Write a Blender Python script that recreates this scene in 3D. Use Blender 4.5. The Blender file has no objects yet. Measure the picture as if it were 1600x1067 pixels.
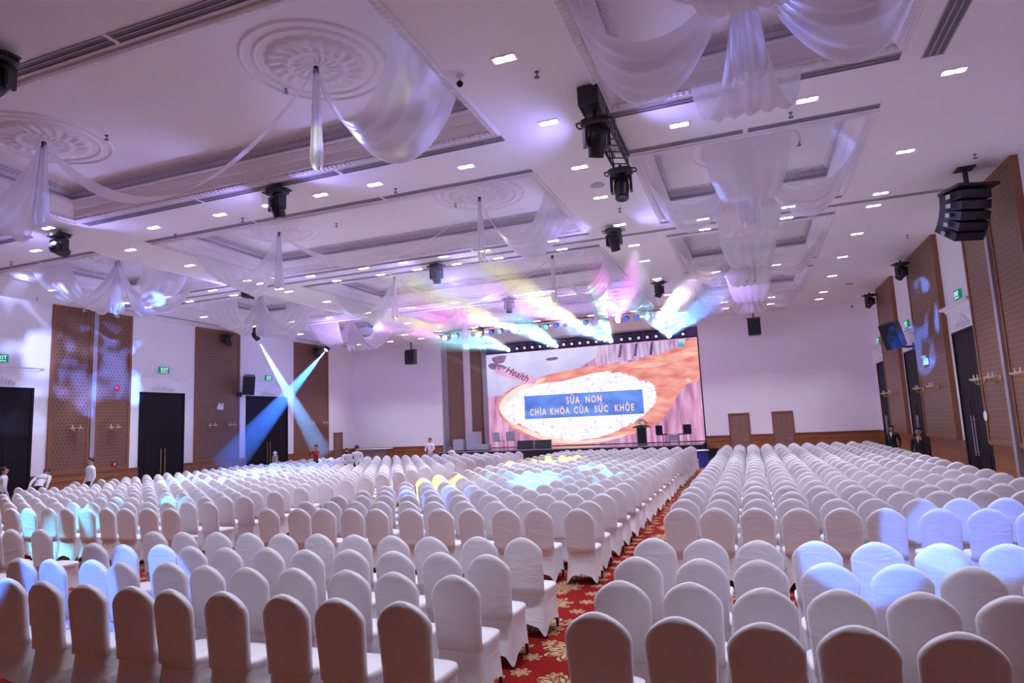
import bpy, bmesh, math, random
from math import sin, cos, pi, radians
from mathutils import Vector, Matrix, noise
random.seed(7)
SC = bpy.context.scene
COL = SC.collection
EYE = 2.2            # camera height; ceiling is 4.8 m above it
CE = 7.0             # main ceiling height
XL, XR, YF, YB = -22.1, 5.33, 32.8, -4.0

# ------------------------------------------------------------------ camera
f_px, yaw, pit, rol = 1006.32, -.347866, .128345, -.0455963
cy, sy, cp, sp = cos(yaw), sin(yaw), cos(pit), sin(pit)
fw = Vector((sy*cp, cy*cp, sp)); rt = Vector((cy, -sy, 0)); up = rt.cross(fw)
r2 = rt*cos(rol) + up*sin(rol); u2 = up*cos(rol) - rt*sin(rol)
cam_d = bpy.data.cameras.new('camera'); cam = bpy.data.objects.new('camera', cam_d); COL.objects.link(cam)
cam_d.sensor_width = 36; cam_d.lens = f_px/1600*36; cam_d.clip_start = .1; cam_d.clip_end = 200
cam.matrix_world = Matrix(((r2.x, u2.x, -fw.x, 0), (r2.y, u2.y, -fw.y, 0), (r2.z, u2.z, -fw.z, EYE), (0, 0, 0, 1)))
SC.camera = cam
# ------------------------------------------------------------------ world, exposure
w = bpy.data.worlds.new('world'); SC.world = w; w.use_nodes = True
w.node_tree.nodes['Background'].inputs[0].default_value = (.5, .42, .62, 1)
w.node_tree.nodes['Background'].inputs[1].default_value = .3
SC.view_settings.view_transform = 'Standard'; SC.view_settings.look = 'None'
SC.view_settings.gamma = 1; SC.view_settings.use_curve_mapping = False
SC.view_settings.exposure = 0.13
SC.cycles.diffuse_bounces = 8; SC.cycles.max_bounces = 16; SC.cycles.transparent_max_bounces = 12; SC.cycles.volume_bounces = 0
# light levels (watts) - lamps of the hall and added fill lamps
P_DOWN = 295         # each twin downlight
C_DOWN = (.79, .83, 1.0)
P_FILL = 900        # base level of the added ceiling fill lamps (wide, purple)
P_SPOT = 900        # a moving head's beam on the chairs or walls
BEAM_D = .20        # haze density in the light beams

# ------------------------------------------------------------------ materials
MATS = {}
def mat(name, col=(.8, .8, .8), rough=.6, metal=0., emit=None, es=1., spec=.5, sub=None):
    if name in MATS: return MATS[name]
    m = bpy.data.materials.new(name); m.use_nodes = True
    b = m.node_tree.nodes['Principled BSDF']
    b.inputs['Base Color'].default_value = (*col, 1); b.inputs['Roughness'].default_value = rough
    b.inputs['Metallic'].default_value = metal
    b.inputs['Specular IOR Level'].default_value = spec
    if emit: b.inputs['Emission Color'].default_value = (*emit, 1); b.inputs['Emission Strength'].default_value = es
    MATS[name] = m; return m
def N(m, t, **k):
    n = m.node_tree.nodes.new(t)
    for a, b in k.items(): setattr(n, a, b)
    return n
def L(m, a, b): m.node_tree.links.new(a, b)
def B(m): return m.node_tree.nodes['Principled BSDF']
def mth(m, op, a, b=None, c=None):
    n = N(m, 'ShaderNodeMath', operation=op)
    for i, v in enumerate((a, b, c)):
        if v is None: continue
        if isinstance(v, (int, float)): n.inputs[i].default_value = v
        else: L(m, v, n.inputs[i])
    return n.outputs[0]
def ramp(m, fac, stops):
    r = N(m, 'ShaderNodeValToRGB'); e = r.color_ramp.elements
    while len(e) < len(stops): e.new(.5)
    for i, (p, c) in enumerate(stops): e[i].position = p; e[i].color = (*c, 1)
    L(m, fac, r.inputs[0]); return r.outputs[0]
def noise_var(m, c1, c2, scale, detail=3, bump=0., coord='Object', stretch=None, dist=.02):
    tc = N(m, 'ShaderNodeTexCoord'); nz = N(m, 'ShaderNodeTexNoise'); nz.inputs['Scale'].default_value = scale; nz.inputs['Detail'].default_value = detail
    src = tc.outputs[coord]
    if stretch:
        mp = N(m, 'ShaderNodeMapping'); mp.inputs['Scale'].default_value = stretch; L(m, src, mp.inputs[0]); src = mp.outputs[0]
    L(m, src, nz.inputs['Vector'])
    L(m, ramp(m, nz.outputs[0], [(.3, c1), (.7, c2)]), B(m).inputs['Base Color'])
    if bump:
        bp = N(m, 'ShaderNodeBump'); bp.inputs['Strength'].default_value = bump; bp.inputs['Distance'].default_value = dist
        L(m, nz.outputs[0], bp.inputs['Height']); L(m, bp.outputs[0], B(m).inputs['Normal'])
    return m
CEIL = noise_var(mat('ceiling_paint', rough=.75, spec=.25), (.86, .83, .87), (.88, .85, .89), .8)
WALL = noise_var(mat('wall_paint', rough=.7, spec=.3), (.86, .84, .88), (.88, .86, .90), 1.2)
PLASTER = noise_var(mat('plaster_moulding', rough=.65, spec=.3), (.82, .78, .83), (.85, .82, .86), 6)
WOODF = noise_var(mat('frame_wood', rough=.4), (.20, .075, .028), (.30, .115, .045), 6, 5, .1, stretch=(6, 6, .4))
WAINS = noise_var(mat('wainscot_wood', rough=.38), (.235, .085, .030), (.36, .14, .052), 5, 5, .1, stretch=(.4, .4, 5))
DOORW = noise_var(mat('door_dark_wood', rough=.6, spec=.2), (.007, .005, .008), (.013, .009, .013), 4, 5, .05, stretch=(5, 5, .3))
DOORB = noise_var(mat('door_brown_wood', rough=.45), (.22, .125, .095), (.30, .17, .13), 5, 5, .05, stretch=(8, 8, .4))
BLACK = mat('black_metal', (.014, .014, .018), .4)
BLACKP = mat('black_plastic', (.018, .018, .024), .32)
GRILL = mat('speaker_grille', (.012, .012, .016), .7)
STEEL = mat('steel', (.55, .55, .6), .3, .9)
JAMB = mat('grey_jamb_metal', (.42, .41, .48), .35, .5)
BRASS = mat('brass', (.62, .40, .16), .3, .9)
WHITEP = mat('white_plastic', (.8, .8, .82), .4)
SLOT = mat('diffuser_shadow', (.16, .13, .17), .7)
SLAT = mat('diffuser_slat', (.42, .38, .44), .5)
GREEN = mat('exit_green', (.0, .16, .09), .5, emit=(.0, .35, .2), es=.35)
SIGNW = mat('exit_letter', (.8, .9, .85), .5, emit=(.5, .9, .75), es=1.0)
RED = mat('red_plastic', (.5, .02, .02), .4)
LAMPON = mat('lamp_glow', (1, 1, 1), .5, emit=(1, .97, .98), es=14)
LENSOFF = mat('lens_glass', (.05, .06, .09), .1)
GLOWB = mat('lens_blue_glow', (1, 1, 1), .5, emit=(.45, .75, 1.), es=9)
GLOWW = mat('lens_white_glow', (1, 1, 1), .5, emit=(1., .88, .92), es=9)
GLOWG = mat('lens_cyan_glow', (1, 1, 1), .5, emit=(.65, .95, 1.), es=9)
STAGEB = mat('stage_black', (.012, .012, .018), .3)
STAGETOP = mat('stage_top', (.05, .05, .09), .12)
GREYBOX = mat('grey_flightcase', (.45, .45, .52), .4)
SKIN = mat('skin', (.50, .27, .19), .55)
HAIR = mat('black_hair', (.012, .010, .011), .5)
SHIRTW = noise_var(mat('white_shirt_cloth', rough=.8), (.72, .71, .76), (.82, .81, .85), 14, 3, .4)
TROUS = mat('black_trousers', (.016, .015, .020), .8)
SUIT = mat('black_suit_cloth', (.013, .012, .015), .75)
SHIRTR = mat('red_shirt_cloth', (.38, .03, .035), .8)
SCARF = mat('gold_scarf', (.55, .42, .14), .7)
SHOE = mat('shoe_leather', (.01, .01, .01), .3)
LEAF = mat('leaf_green', (.03, .11, .03), .5)
FLOWER = mat('flower_white', (.75, .75, .68), .6)

def spandex():
    m = mat('white_spandex', (.82, .79, .815), .42, spec=.35)
    b = B(m); b.inputs['Sheen Weight'].default_value = .25; b.inputs['Sheen Roughness'].default_value = .4
    tc = N(m, 'ShaderNodeTexCoord'); mp = N(m, 'ShaderNodeMapping'); mp.inputs['Scale'].default_value = (1, 1, 3.0)
    oi = N(m, 'ShaderNodeObjectInfo'); ad = N(m, 'ShaderNodeVectorMath', operation='ADD')
    sc_ = mth(m, 'MULTIPLY', oi.outputs['Random'], 37.)
    L(m, tc.outputs['Object'], ad.inputs[0]); L(m, sc_, ad.inputs[1]); L(m, ad.outputs[0], mp.inputs[0])
    nz = N(m, 'ShaderNodeTexNoise'); nz.inputs['Scale'].default_value = 3.2; nz.inputs['Detail'].default_value = 2; nz.inputs['Distortion'].default_value = 1.2
    L(m, mp.outputs[0], nz.inputs['Vector'])
    h = mth(m, 'POWER', nz.outputs[0], 3.)
    bp = N(m, 'ShaderNodeBump'); bp.inputs['Strength'].default_value = .35; bp.inputs['Distance'].default_value = .03
    L(m, h, bp.inputs['Height']); L(m, bp.outputs[0], b.inputs['Normal'])
    return m
SPANDEX = spandex()

def lattice():
    """brown carved lattice: three families of thin golden lines forming six-pointed stars"""
    m = mat('lattice_wood', rough=.4)
    tc = N(m, 'ShaderNodeTexCoord'); sep = N(m, 'ShaderNodeSeparateXYZ'); L(m, tc.outputs['Object'], sep.inputs[0])
    x = mth(m, 'ADD', sep.outputs[1], mth(m, 'MULTIPLY', sep.outputs[0], 1.)); z = sep.outputs[2]
    tot = None
    for k in range(3):
        a = pi*k/3 + pi/6
        for off in (0,):
            d = mth(m, 'ADD', mth(m, 'MULTIPLY', x, cos(a)*8.5), mth(m, 'MULTIPLY', z, sin(a)*8.5))
            fr = mth(m, 'ABSOLUTE', mth(m, 'SUBTRACT', mth(m, 'FRACT', mth(m, 'ADD', d, off)), .5))
            ln = mth(m, 'LESS_THAN', fr, .05)
            tot = ln if tot is None else mth(m, 'MAXIMUM', tot, ln)
    nz = N(m, 'ShaderNodeTexNoise'); nz.inputs['Scale'].default_value = 9; L(m, tc.outputs['Object'], nz.inputs['Vector'])
    base = ramp(m, nz.outputs[0], [(.3, (.125, .050, .030)), (.7, (.17, .070, .040))])
    mx = N(m, 'ShaderNodeMix', data_type='RGBA'); L(m, tot, mx.inputs[0]); L(m, base, mx.inputs[6]); mx.inputs[7].default_value = (.30, .155, .085, 1)
    L(m, mx.outputs[2], B(m).inputs['Base Color'])
    bp = N(m, 'ShaderNodeBump'); bp.inputs['Strength'].default_value = .5; bp.inputs['Distance'].default_value = .01
    L(m, tot, bp.inputs['Height']); L(m, bp.outputs[0], B(m).inputs['Normal'])
    return m
LATT = lattice()

def carpet():
    m = mat('damask_carpet', rough=.95, spec=.1)
    tc = N(m, 'ShaderNodeTexCoord')
    def flowers(scale, r0, petals, seed):
        mp = N(m, 'ShaderNodeMapping'); mp.inputs['Location'].default_value = (seed, seed*.37, 0); mp.inputs['Scale'].default_value = (scale, scale, scale)
        L(m, tc.outputs['Object'], mp.inputs[0])
        vo = N(m, 'ShaderNodeTexVoronoi', voronoi_dimensions='2D'); vo.inputs['Scale'].default_value = 1.; vo.inputs['Randomness'].default_value = .35
        L(m, mp.outputs[0], vo.inputs['Vector'])
        d = N(m, 'ShaderNodeVectorMath', operation='SUBTRACT'); L(m, mp.outputs[0], d.inputs[0]); L(m, vo.outputs['Position'], d.inputs[1])
        s = N(m, 'ShaderNodeSeparateXYZ'); L(m, d.outputs[0], s.inputs[0])
        ang = mth(m, 'ARCTAN2', s.outputs[1], s.outputs[0]); r = vo.outputs['Distance']
        pet = mth(m, 'MULTIPLY', mth(m, 'ABSOLUTE', mth(m, 'SINE', mth(m, 'MULTIPLY', ang, petals/2))), .14)
        edge = mth(m, 'ADD', pet, r0)
        inside = mth(m, 'LESS_THAN', r, edge)
        # dark veins between petal rings
        ring = mth(m, 'SINE', mth(m, 'ADD', mth(m, 'MULTIPLY', mth(m, 'SUBTRACT', r, pet), 42.), mth(m, 'MULTIPLY', mth(m, 'SINE', mth(m, 'MULTIPLY', ang, petals)), 1.)))
        vein = mth(m, 'GREATER_THAN', ring, .55)
        ray_ = mth(m, 'GREATER_THAN', mth(m, 'SINE', mth(m, 'MULTIPLY', ang, petals*2)), .82)
        cut = mth(m, 'MAXIMUM', vein, ray_)
        return inside, mth(m, 'MULTIPLY', inside, cut)
    i1, v1 = flowers(1.25, .24, 9, 3.3)
    i2, v2 = flowers(2.6, .12, 7, 11.7)
    ins = mth(m, 'MAXIMUM', i1, i2); vv = mth(m, 'MAXIMUM', v1, v2)
    nz = N(m, 'ShaderNodeTexNoise'); nz.inputs['Scale'].default_value = 60; L(m, tc.outputs['Object'], nz.inputs['Vector'])
    red = ramp(m, nz.outputs[0], [(.3, (.16, .006, .006)), (.7, (.27, .014, .010))])
    m1 = N(m, 'ShaderNodeMix', data_type='RGBA'); L(m, ins, m1.inputs[0]); L(m, red, m1.inputs[6]); m1.inputs[7].default_value = (.50, .36, .20, 1)
    m2 = N(m, 'ShaderNodeMix', data_type='RGBA'); L(m, vv, m2.inputs[0]); L(m, m1.outputs[2], m2.inputs[6]); m2.inputs[7].default_value = (.20, .045, .025, 1)
    L(m, m2.outputs[2], B(m).inputs['Base Color'])
    bp = N(m, 'ShaderNodeBump'); bp.inputs['Strength'].default_value = .3; bp.inputs['Distance'].default_value = .01
    L(m, nz.outputs[0], bp.inputs['Height']); L(m, bp.outputs[0], B(m).inputs['Normal'])
    return m
CARPET = carpet()

def relief(name, kind):
    """plaster with a fine cast relief that runs along the moulding"""
    m = mat(name, (.78, .73, .78), .65, spec=.3)
    tc = N(m, 'ShaderNodeTexCoord'); sep = N(m, 'ShaderNodeSeparateXYZ'); L(m, tc.outputs['Object'], sep.inputs[0])
    s = mth(m, 'ADD', sep.outputs[0], sep.outputs[1])
    if kind == 'dentil':
        h = mth(m, 'GREATER_THAN', mth(m, 'FRACT', mth(m, 'MULTIPLY', s, 6.)), .45); sc = .06
    else:
        a = mth(m, 'SINE', mth(m, 'MULTIPLY', s, 34.)); b = mth(m, 'SINE', mth(m, 'MULTIPLY', mth(m, 'SUBTRACT', sep.outputs[0], sep.outputs[1]), 34.))
        h = mth(m, 'MULTIPLY', a, b); sc = .03
    bp = N(m, 'ShaderNodeBump'); bp.inputs['Strength'].default_value = .55; bp.inputs['Distance'].default_value = sc
    L(m, h, bp.inputs['Height']); L(m, bp.outputs[0], B(m).inputs['Normal'])
    mx = N(m, 'ShaderNodeMix', data_type='RGBA'); L(m, mth(m, 'MULTIPLY', h, .5), mx.inputs[0])
    mx.inputs[6].default_value = (.76, .72, .77, 1); mx.inputs[7].default_value = (.84, .80, .85, 1)
    L(m, mx.outputs[2], B(m).inputs['Base Color'])
    return m
EGG = relief('plaster_leaf_relief', 'egg'); DENT = relief('plaster_dentil_relief', 'dentil')

def sheer():
    m = bpy.data.materials.new('sheer_white_voile'); m.use_nodes = True; nt = m.node_tree; nt.nodes.clear()
    out = N(m, 'ShaderNodeOutputMaterial'); d = N(m, 'ShaderNodeBsdfDiffuse'); t = N(m, 'ShaderNodeBsdfTranslucent'); tr = N(m, 'ShaderNodeBsdfTransparent')
    g = N(m, 'ShaderNodeBsdfGlossy'); g.inputs['Roughness'].default_value = .35; g.inputs[0].default_value = (.8, .8, .85, 1)
    d.inputs[0].default_value = (.86, .82, .85, 1); t.inputs[0].default_value = (.88, .84, .87, 1); tr.inputs[0].default_value = (1, 1, 1, 1)
    m1 = N(m, 'ShaderNodeMixShader'); m1.inputs[0].default_value = .5; L(m, d.outputs[0], m1.inputs[1]); L(m, t.outputs[0], m1.inputs[2])
    m3 = N(m, 'ShaderNodeMixShader'); m3.inputs[0].default_value = .06; L(m, m1.outputs[0], m3.inputs[1]); L(m, g.outputs[0], m3.inputs[2])
    lw = N(m, 'ShaderNodeLayerWeight'); lw.inputs[0].default_value = .35
    fac = mth(m, 'MULTIPLY_ADD', lw.outputs['Facing'], .35, .60)
    m2 = N(m, 'ShaderNodeMixShader'); L(m, fac, m2.inputs[0]); L(m, tr.outputs[0], m2.inputs[1]); L(m, m3.outputs[0], m2.inputs[2])
    L(m, m2.outputs[0], out.inputs[0]); return m
SHEER = sheer()

def haze(name, dens, g=.0):
    m = bpy.data.materials.new(name); m.use_nodes = True; nt = m.node_tree; nt.nodes.clear()
    out = N(m, 'ShaderNodeOutputMaterial'); v = N(m, 'ShaderNodeVolumeScatter'); v.inputs['Density'].default_value = dens; v.inputs['Anisotropy'].default_value = g
    L(m, v.outputs[0], out.inputs['Volume']); return m

# ------------------------------------------------------------------ mesh helpers
class MB:
    def __init__(s): s.v = []; s.f = []; s.m = []; s.mi = 0
    def vert(s, p): s.v.append(tuple(p)); return len(s.v)-1
    def face(s, *i): s.f.append(tuple(i)); s.m.append(s.mi)
    def box(s, x0, x1, y0, y1, z0, z1, M=None):
        c = [(x, y, z) for x in (x0, x1) for y in (y0, y1) for z in (z0, z1)]
        if M is not None: c = [tuple(M @ Vector(p)) for p in c]
        b = len(s.v); s.v += c
        for q in ((0, 1, 3, 2), (4, 6, 7, 5), (0, 4, 5, 1), (2, 3, 7, 6), (0, 2, 6, 4), (1, 5, 7, 3)): s.face(*[b+i for i in q])
        return s
    def loops(s, rings, cap0=True, cap1=True, close=True):
        n = len(rings[0]); ids = [[s.vert(p) for p in r] for r in rings]
        for a, b in zip(ids, ids[1:]):
            for i in range(n if close else n-1):
                j = (i+1) % n; s.face(a[i], a[j], b[j], b[i])
        if cap0: s.face(*reversed(ids[0]))
        if cap1: s.face(*ids[-1])
        return s
    def tube(s, p0, p1, r0, r1=None, n=8, caps=True):
        p0, p1 = Vector(p0), Vector(p1); r1 = r0 if r1 is None else r1
        d = (p1-p0).normalized(); a = d.orthogonal().normalized(); b = d.cross(a)
        s.loops([[p+(a*cos(2*pi*i/n)+b*sin(2*pi*i/n))*r for i in range(n)] for p, r in ((p0, r0), (p1, r1))], caps, caps); return s
    def path(s, pts, r, n=6, caps=True):
        pts = [Vector(p) for p in pts]; rings = []; a = None
        for i, p in enumerate(pts):
            d = (pts[min(i+1, len(pts)-1)]-pts[max(i-1, 0)]).normalized()
            a = d.orthogonal().normalized() if a is None else (a-d*a.dot(d)).normalized()
            b = d.cross(a); rr = r[i] if isinstance(r, (list, tuple)) else r
            rings.append([p+(a*cos(2*pi*k/n)+b*sin(2*pi*k/n))*rr for k in range(n)])
        s.loops(rings, caps, caps); return s
    def lathe(s, prof, n=16, M=None, caps=False):
        rings = [[Vector((r*cos(2*pi*i/n), r*sin(2*pi*i/n), z)) for i in range(n)] for r, z in prof]
        if M is not None: rings = [[M @ p for p in r] for r in rings]
        s.loops(rings, caps, caps); return s
    def mesh(s, name, mats, smooth=False):
        me = bpy.data.meshes.new(name); me.from_pydata(s.v, [], s.f)
        for m in (mats if isinstance(mats, (list, tuple)) else [mats]): me.materials.append(m)
        for i, p in enumerate(me.polygons): p.material_index = s.m[i]; p.use_smooth = smooth
        bm = bmesh.new(); bm.from_mesh(me); bmesh.ops.recalc_face_normals(bm, faces=bm.faces); bm.to_mesh(me); bm.free()
        me.update(); return me
    def obj(s, name, mats, parent=None, smooth=False):
        return link(name, s.mesh(name, mats, smooth), parent)
def link(name, data, parent=None, loc=None, rot=None):
    o = bpy.data.objects.new(name, data); COL.objects.link(o)
    if parent: o.parent = parent
    if loc is not None: o.location = loc
    if rot is not None: o.rotation_euler = rot
    return o
def text_mesh(cu, name, parent, loc, rot, scale=(1, 1, 1)):
    t = bpy.data.objects.new('tmp_text', cu); COL.objects.link(t); dg = bpy.context.evaluated_depsgraph_get()
    me = bpy.data.meshes.new_from_object(t.evaluated_get(dg)); bpy.data.objects.remove(t)
    o = link(name, me, parent, loc, rot); o.scale = scale; return o
def tag(o, label=None, cat=None, group=None, kind=None):
    if label: o['label'] = label
    if cat: o['category'] = cat
    if group: o['group'] = group
    if kind: o['kind'] = kind
    return o
def empty(name, loc=(0, 0, 0), rz=0, parent=None):
    return link(name, None, parent, loc, (0, 0, rz))
def copy_tree(o, parent=None):
    c = o.copy(); COL.objects.link(c)
    if parent: c.parent = parent
    for ch in list(o.children): copy_tree(ch, c)
    return c
ORD = ['', 'first', 'second', 'third', 'fourth', 'fifth', 'sixth', 'seventh', 'eighth', 'ninth', 'tenth', 'eleventh', 'twelfth', 'thirteenth', 'fourteenth',
       'fifteenth', 'sixteenth', 'seventeenth', 'eighteenth', 'nineteenth', 'twentieth', 'twenty-first', 'twenty-second', 'twenty-third', 'twenty-fourth', 'twenty-fifth', 'twenty-sixth']
def px(p):
    d = Vector(p)-Vector((0, 0, EYE)); wz = d.dot(fw)
    if wz < .1: return (-9999, -9999, wz)
    return 800+f_px*d.dot(r2)/wz, 533.5-f_px*d.dot(u2)/wz, wz

# ================================================================== ROOM SHELL
tag(MB().box(XL-.3, XR+.3, YB-.3, YF+3.2, -.2, 0).obj('floor', CARPET), kind='structure')
# coffer cells
CX = [(-19.25, -15.20), (-13.40, -3.53), (-1.70, 2.35)]
CY = [(5.35, 9.50), (11.45, 15.65), (17.32, 21.70), (23.30, 27.62)]
ceil = empty('ceiling', (0, 0, 0)); tag(ceil, kind='structure')
m = MB()
xs = [XL-.3]+[v for c in CX for v in c]+[XR+.3]; ys = [YB-.3]+[v for c in CY for v in c]+[YF+3.0]
for i in range(len(xs)-1):
    for j in range(len(ys)-1):
        if i % 2 == 1 and j % 2 == 1: continue
        a = [m.vert(p) for p in ((xs[i], ys[j], CE), (xs[i+1], ys[j], CE), (xs[i+1], ys[j+1], CE), (xs[i], ys[j+1], CE))]; m.face(*a)
m.obj('ceiling_slab', CEIL, ceil)
# ---- coffers
def rect_sweep(mb, x0, x1, y0, y1, prof, z):
    rings = []
    for d, h in prof:
        rings.append([(x0+d, y0+d, z+h), (x1-d, y0+d, z+h), (x1-d, y1-d, z+h), (x0+d, y1-d, z+h)])
    mb.loops(rings, False, False)
def medallion_mesh():
    mb = MB(); n = 96; radii = [0, .05, .10, .16, .22, .28, .33, .38, .42, .46, .50, .54, .58, .62, .66, .70]
    rows = []
    for k, r in enumerate(radii):
        row = []
        for i in range(n):
            t = 2*pi*i/n
            rr = r
            if k >= 14: rr = r*(1+.05*abs(sin(t*10)))-(.0 if k == 14 else 0)
            if r < .12: h = .05
            elif r < .38: h = .03+.034*abs(sin(t*8+r*14))*(1 if int(r*25) % 2 else .5)
            elif r < .44: h = .08
            elif r < .68: h = .025+.05*abs(sin(t*10+(r-.44)*9))
            else: h = 0
            row.append(mb.vert((rr*cos(t), rr*sin(t), -h)))
        rows.append(row)
    for a, b in zip(rows, rows[1:]):
        for i in range(n): mb.face(a[i], a[(i+1) % n], b[(i+1) % n], b[i])
    return mb.mesh('medallion', PLASTER, True)
MED = medallion_mesh()
def ring_mesh(R, w=.035):
    mb = MB(); n = 64
    mb.loops([[((R+dr)*cos(2*pi*i/n), (R+dr)*sin(2*pi*i/n), -dz) for i in range(n)] for dr, dz in ((-w, 0), (-w*.6, w*.7), (0, w), (w*.6, w*.7), (w, 0))], False, False)
    return mb.mesh('ring_moulding', PLASTER, True)
RING1, RING2 = ring_mesh(1.04), ring_mesh(.86)
IN = .60
for ci, (x0, x1) in enumerate(CX):
    for cj, (y0, y1) in enumerate(CY):
        cf = empty('ceiling_coffer', ((x0+x1)/2, (y0+y1)/2, CE), 0, ceil)
        hx, hy = (x1-x0)/2, (y1-y0)/2
        mb = MB(); rect_sweep(mb, -hx, hx, -hy, hy, [(-.03, 0), (-.03, -.035), (0, -.05), (.012, -.038)], 0); mb.obj('edge_bead', PLASTER, cf)
        mb = MB(); rect_sweep(mb, -hx, hx, -hy, hy, [(.012, -.038), (.06, -.03), (.10, -.02), (.11, .02)], 0); mb.obj('leaf_moulding', EGG, cf)
        mb = MB(); rect_sweep(mb, -hx, hx, -hy, hy, [(.11, .02), (.135, .03), (.15, .07), (.19, .14), (.20, .17), (.225, .175), (.25, .21), (.29, .27), (.30, .30), (.33, .305), (.33, .335), (.02, .34)], 0); mb.obj('cove_moulding', PLASTER, cf)
        mb = MB(); rect_sweep(mb, -hx, hx, -hy, hy, [(.02, .34), (.02, .42), (.07, .44), (.08, .46)], 0); mb.obj('recess_wall', PLASTER, cf)
        mb = MB(); rect_sweep(mb, -hx, hx, -hy, hy, [(.08, .46), (.17, .47), (.19, .535)], 0); mb.obj('dentil_moulding', DENT, cf)
        mb = MB(); rect_sweep(mb, -hx, hx, -hy, hy, [(.19, .535), (.26, .55), (.36, .575), (.38, .60)], 0); mb.obj('crown_moulding', EGG, cf)
        mb = MB(); mb.box(-hx+.02, hx-.02, -hy+.02, hy-.02, IN, IN+.05); mb.obj('inner_panel', CEIL, cf)
        for mx_ in ((-2.9, 2.9) if ci == 1 else (0,)):
            md = link('medallion', MED, cf, (mx_, 0, IN))
            link('ring_moulding', RING1, md); link('ring_moulding', RING2, md)

# ---- walls
def wall_box(name, *b): return tag(MB().box(*b).obj(name, WALL), kind='structure')
wl = wall_box('wall_left', XL-.3, XL, YB, YF+.1, 0, CE)
wr = wall_box('wall_right', XR, XR+.3, YB, YF+.1, 0, CE)
wb = tag(MB().box(XL-.3, XR+.3, YB-.3, YB, 0, CE).obj('wall_back', WAINS), kind='structure')
RX0, RX1 = -16.25, -2.12      # stage recess
wall_box('wall_front_left', XL-.3, RX0, YF, YF+.3, 0, CE)
wall_box('wall_front_right', RX1, XR+.3, YF, YF+.3, 0, CE)
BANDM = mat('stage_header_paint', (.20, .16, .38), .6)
wh = empty('wall_stage'); tag(wh, kind='structure')
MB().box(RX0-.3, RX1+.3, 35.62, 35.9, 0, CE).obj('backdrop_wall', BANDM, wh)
MB().box(RX1, RX1+.2, YF+.3, 35.62, 0, CE).obj('side_wall', WALL, wh)
# splayed left side: pilasters and panels from (-16.25,32.9) to (-14.62,35.5)
def splay(t0, t1, out, mt, name):
    a, b = Vector((-16.25, 32.95, 0)), Vector((-14.60, 35.55, 0)); d = b-a; nn = Vector((d.y, -d.x, 0)).normalized()
    p, q = a+d*t0, a+d*t1; mb = MB()
    c = [p-nn*.15, q-nn*.15, q+nn*out, p+nn*out]
    mb.loops([[(v.x, v.y, .9) for v in c], [(v.x, v.y, CE) for v in c]]); return mb.obj(name, mt, wh)
splay(0, .10, .06, JAMB, 'grey_column'); splay(.10, .46, .0, DOORB, 'timber_panel'); splay(.46, .60, .10, WALL, 'white_pilaster')
splay(.60, .88, .0, DOORB, 'timber_panel'); splay(.88, 1.0, .08, JAMB, 'grey_column')

# ---- wainscot (door openings left free)
def span_cut(a, b, holes):
    out = []; c = a
    for h0, h1 in sorted(holes):
        if h0 > c: out.append((c, h0))
        c = max(c, h1)
    if c < b: out.append((c, b))
    return out
WZ = 1.24
DL = [(12.35, 14.50), (18.45, 20.55), (24.08, 26.95)]; DR = [(18.36, 20.38), (24.1, 26.28), (29.6, 31.6)]
def wainscot(name, axis, wall, inward, spans):
    e = empty(name); tag(e, kind='structure')
    for a, b in spans:
        if b-a < .05: continue
        def bx(t, z0, z1, a_=a, b_=b):
            w0, w1 = sorted((wall, wall+inward*t))
            return (w0, w1, a_, b_, z0, z1) if axis == 'y' else (a_, b_, w0, w1, z0, z1)
        MB().box(*bx(.05, 0, WZ-.28)).obj('lower_board', WAINS, e)
        MB().box(*bx(.065, WZ-.28, WZ-.25)).obj('bead', WOODF, e)
        MB().box(*bx(.05, WZ-.25, WZ-.04)).obj('upper_board', WAINS, e)
        MB().box(*bx(.085, WZ-.04, WZ)).obj('cap_rail', WOODF, e)
        MB().box(*bx(.075, 0, .14)).obj('skirting', WOODF, e)
wainscot('trim_1', 'y', XL, 1, span_cut(YB, YF, DL+[(30.85, 31.62)]))
wainscot('trim_2', 'y', XR, -1, span_cut(YB, YF, DR))
FD = [(-1.02, -.10), (.92, 1.81)]
wainscot('trim_3', 'x', YF, -1, [(XL, RX0)]+span_cut(RX1, XR, FD))

# ---- tall lattice panels
def lattice_panel(side, y0, y1, label):
    wall = XL if side < 0 else XR; s = 1 if side < 0 else -1; th = .14 if side > 0 else .07
    e = empty('wall_panel', (wall, (y0+y1)/2, 0)); h = (y1-y0)/2
    tag(e, label, 'wall panel', 'carved timber panels on the side walls')
    def bx(mb, t0, t1, a, b, z0, z1):
        u0, u1 = sorted((s*t0, s*t1)); mb.box(u0, u1, a, b, z0, z1); return mb
    bx(MB(), .0, th-.02, -h+.09, h-.09, WZ+.09, CE-.09).obj('carved_field', LATT, e)
    bx(MB(), 0, th, -h, -h+.10, WZ, CE).obj('stile', WOODF, e); bx(MB(), 0, th, h-.10, h, WZ, CE).obj('stile', WOODF, e)
    bx(MB(), 0, th, -h+.10, h-.10, WZ, WZ+.10).obj('rail', WOODF, e); bx(MB(), 0, th, -h+.10, h-.10, CE-.10, CE).obj('rail', WOODF, e)
    return e
lattice_panel(-1, 15.00, 16.44, 'tall carved brown panel on left wall, nearer one of the lit pair')
lattice_panel(-1, 16.62, 18.03, 'tall carved brown panel on left wall with the red alarm bell')
lattice_panel(-1, 21.07, 23.63, 'wide carved brown panel between two dark doors, left wall')
lattice_panel(-1, 27.46, 30.33, 'carved brown panel nearest the left corner of the hall')
lattice_panel(1, 14.80, 16.42, 'tall carved brown panel on right wall, cut by the picture edge')
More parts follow.
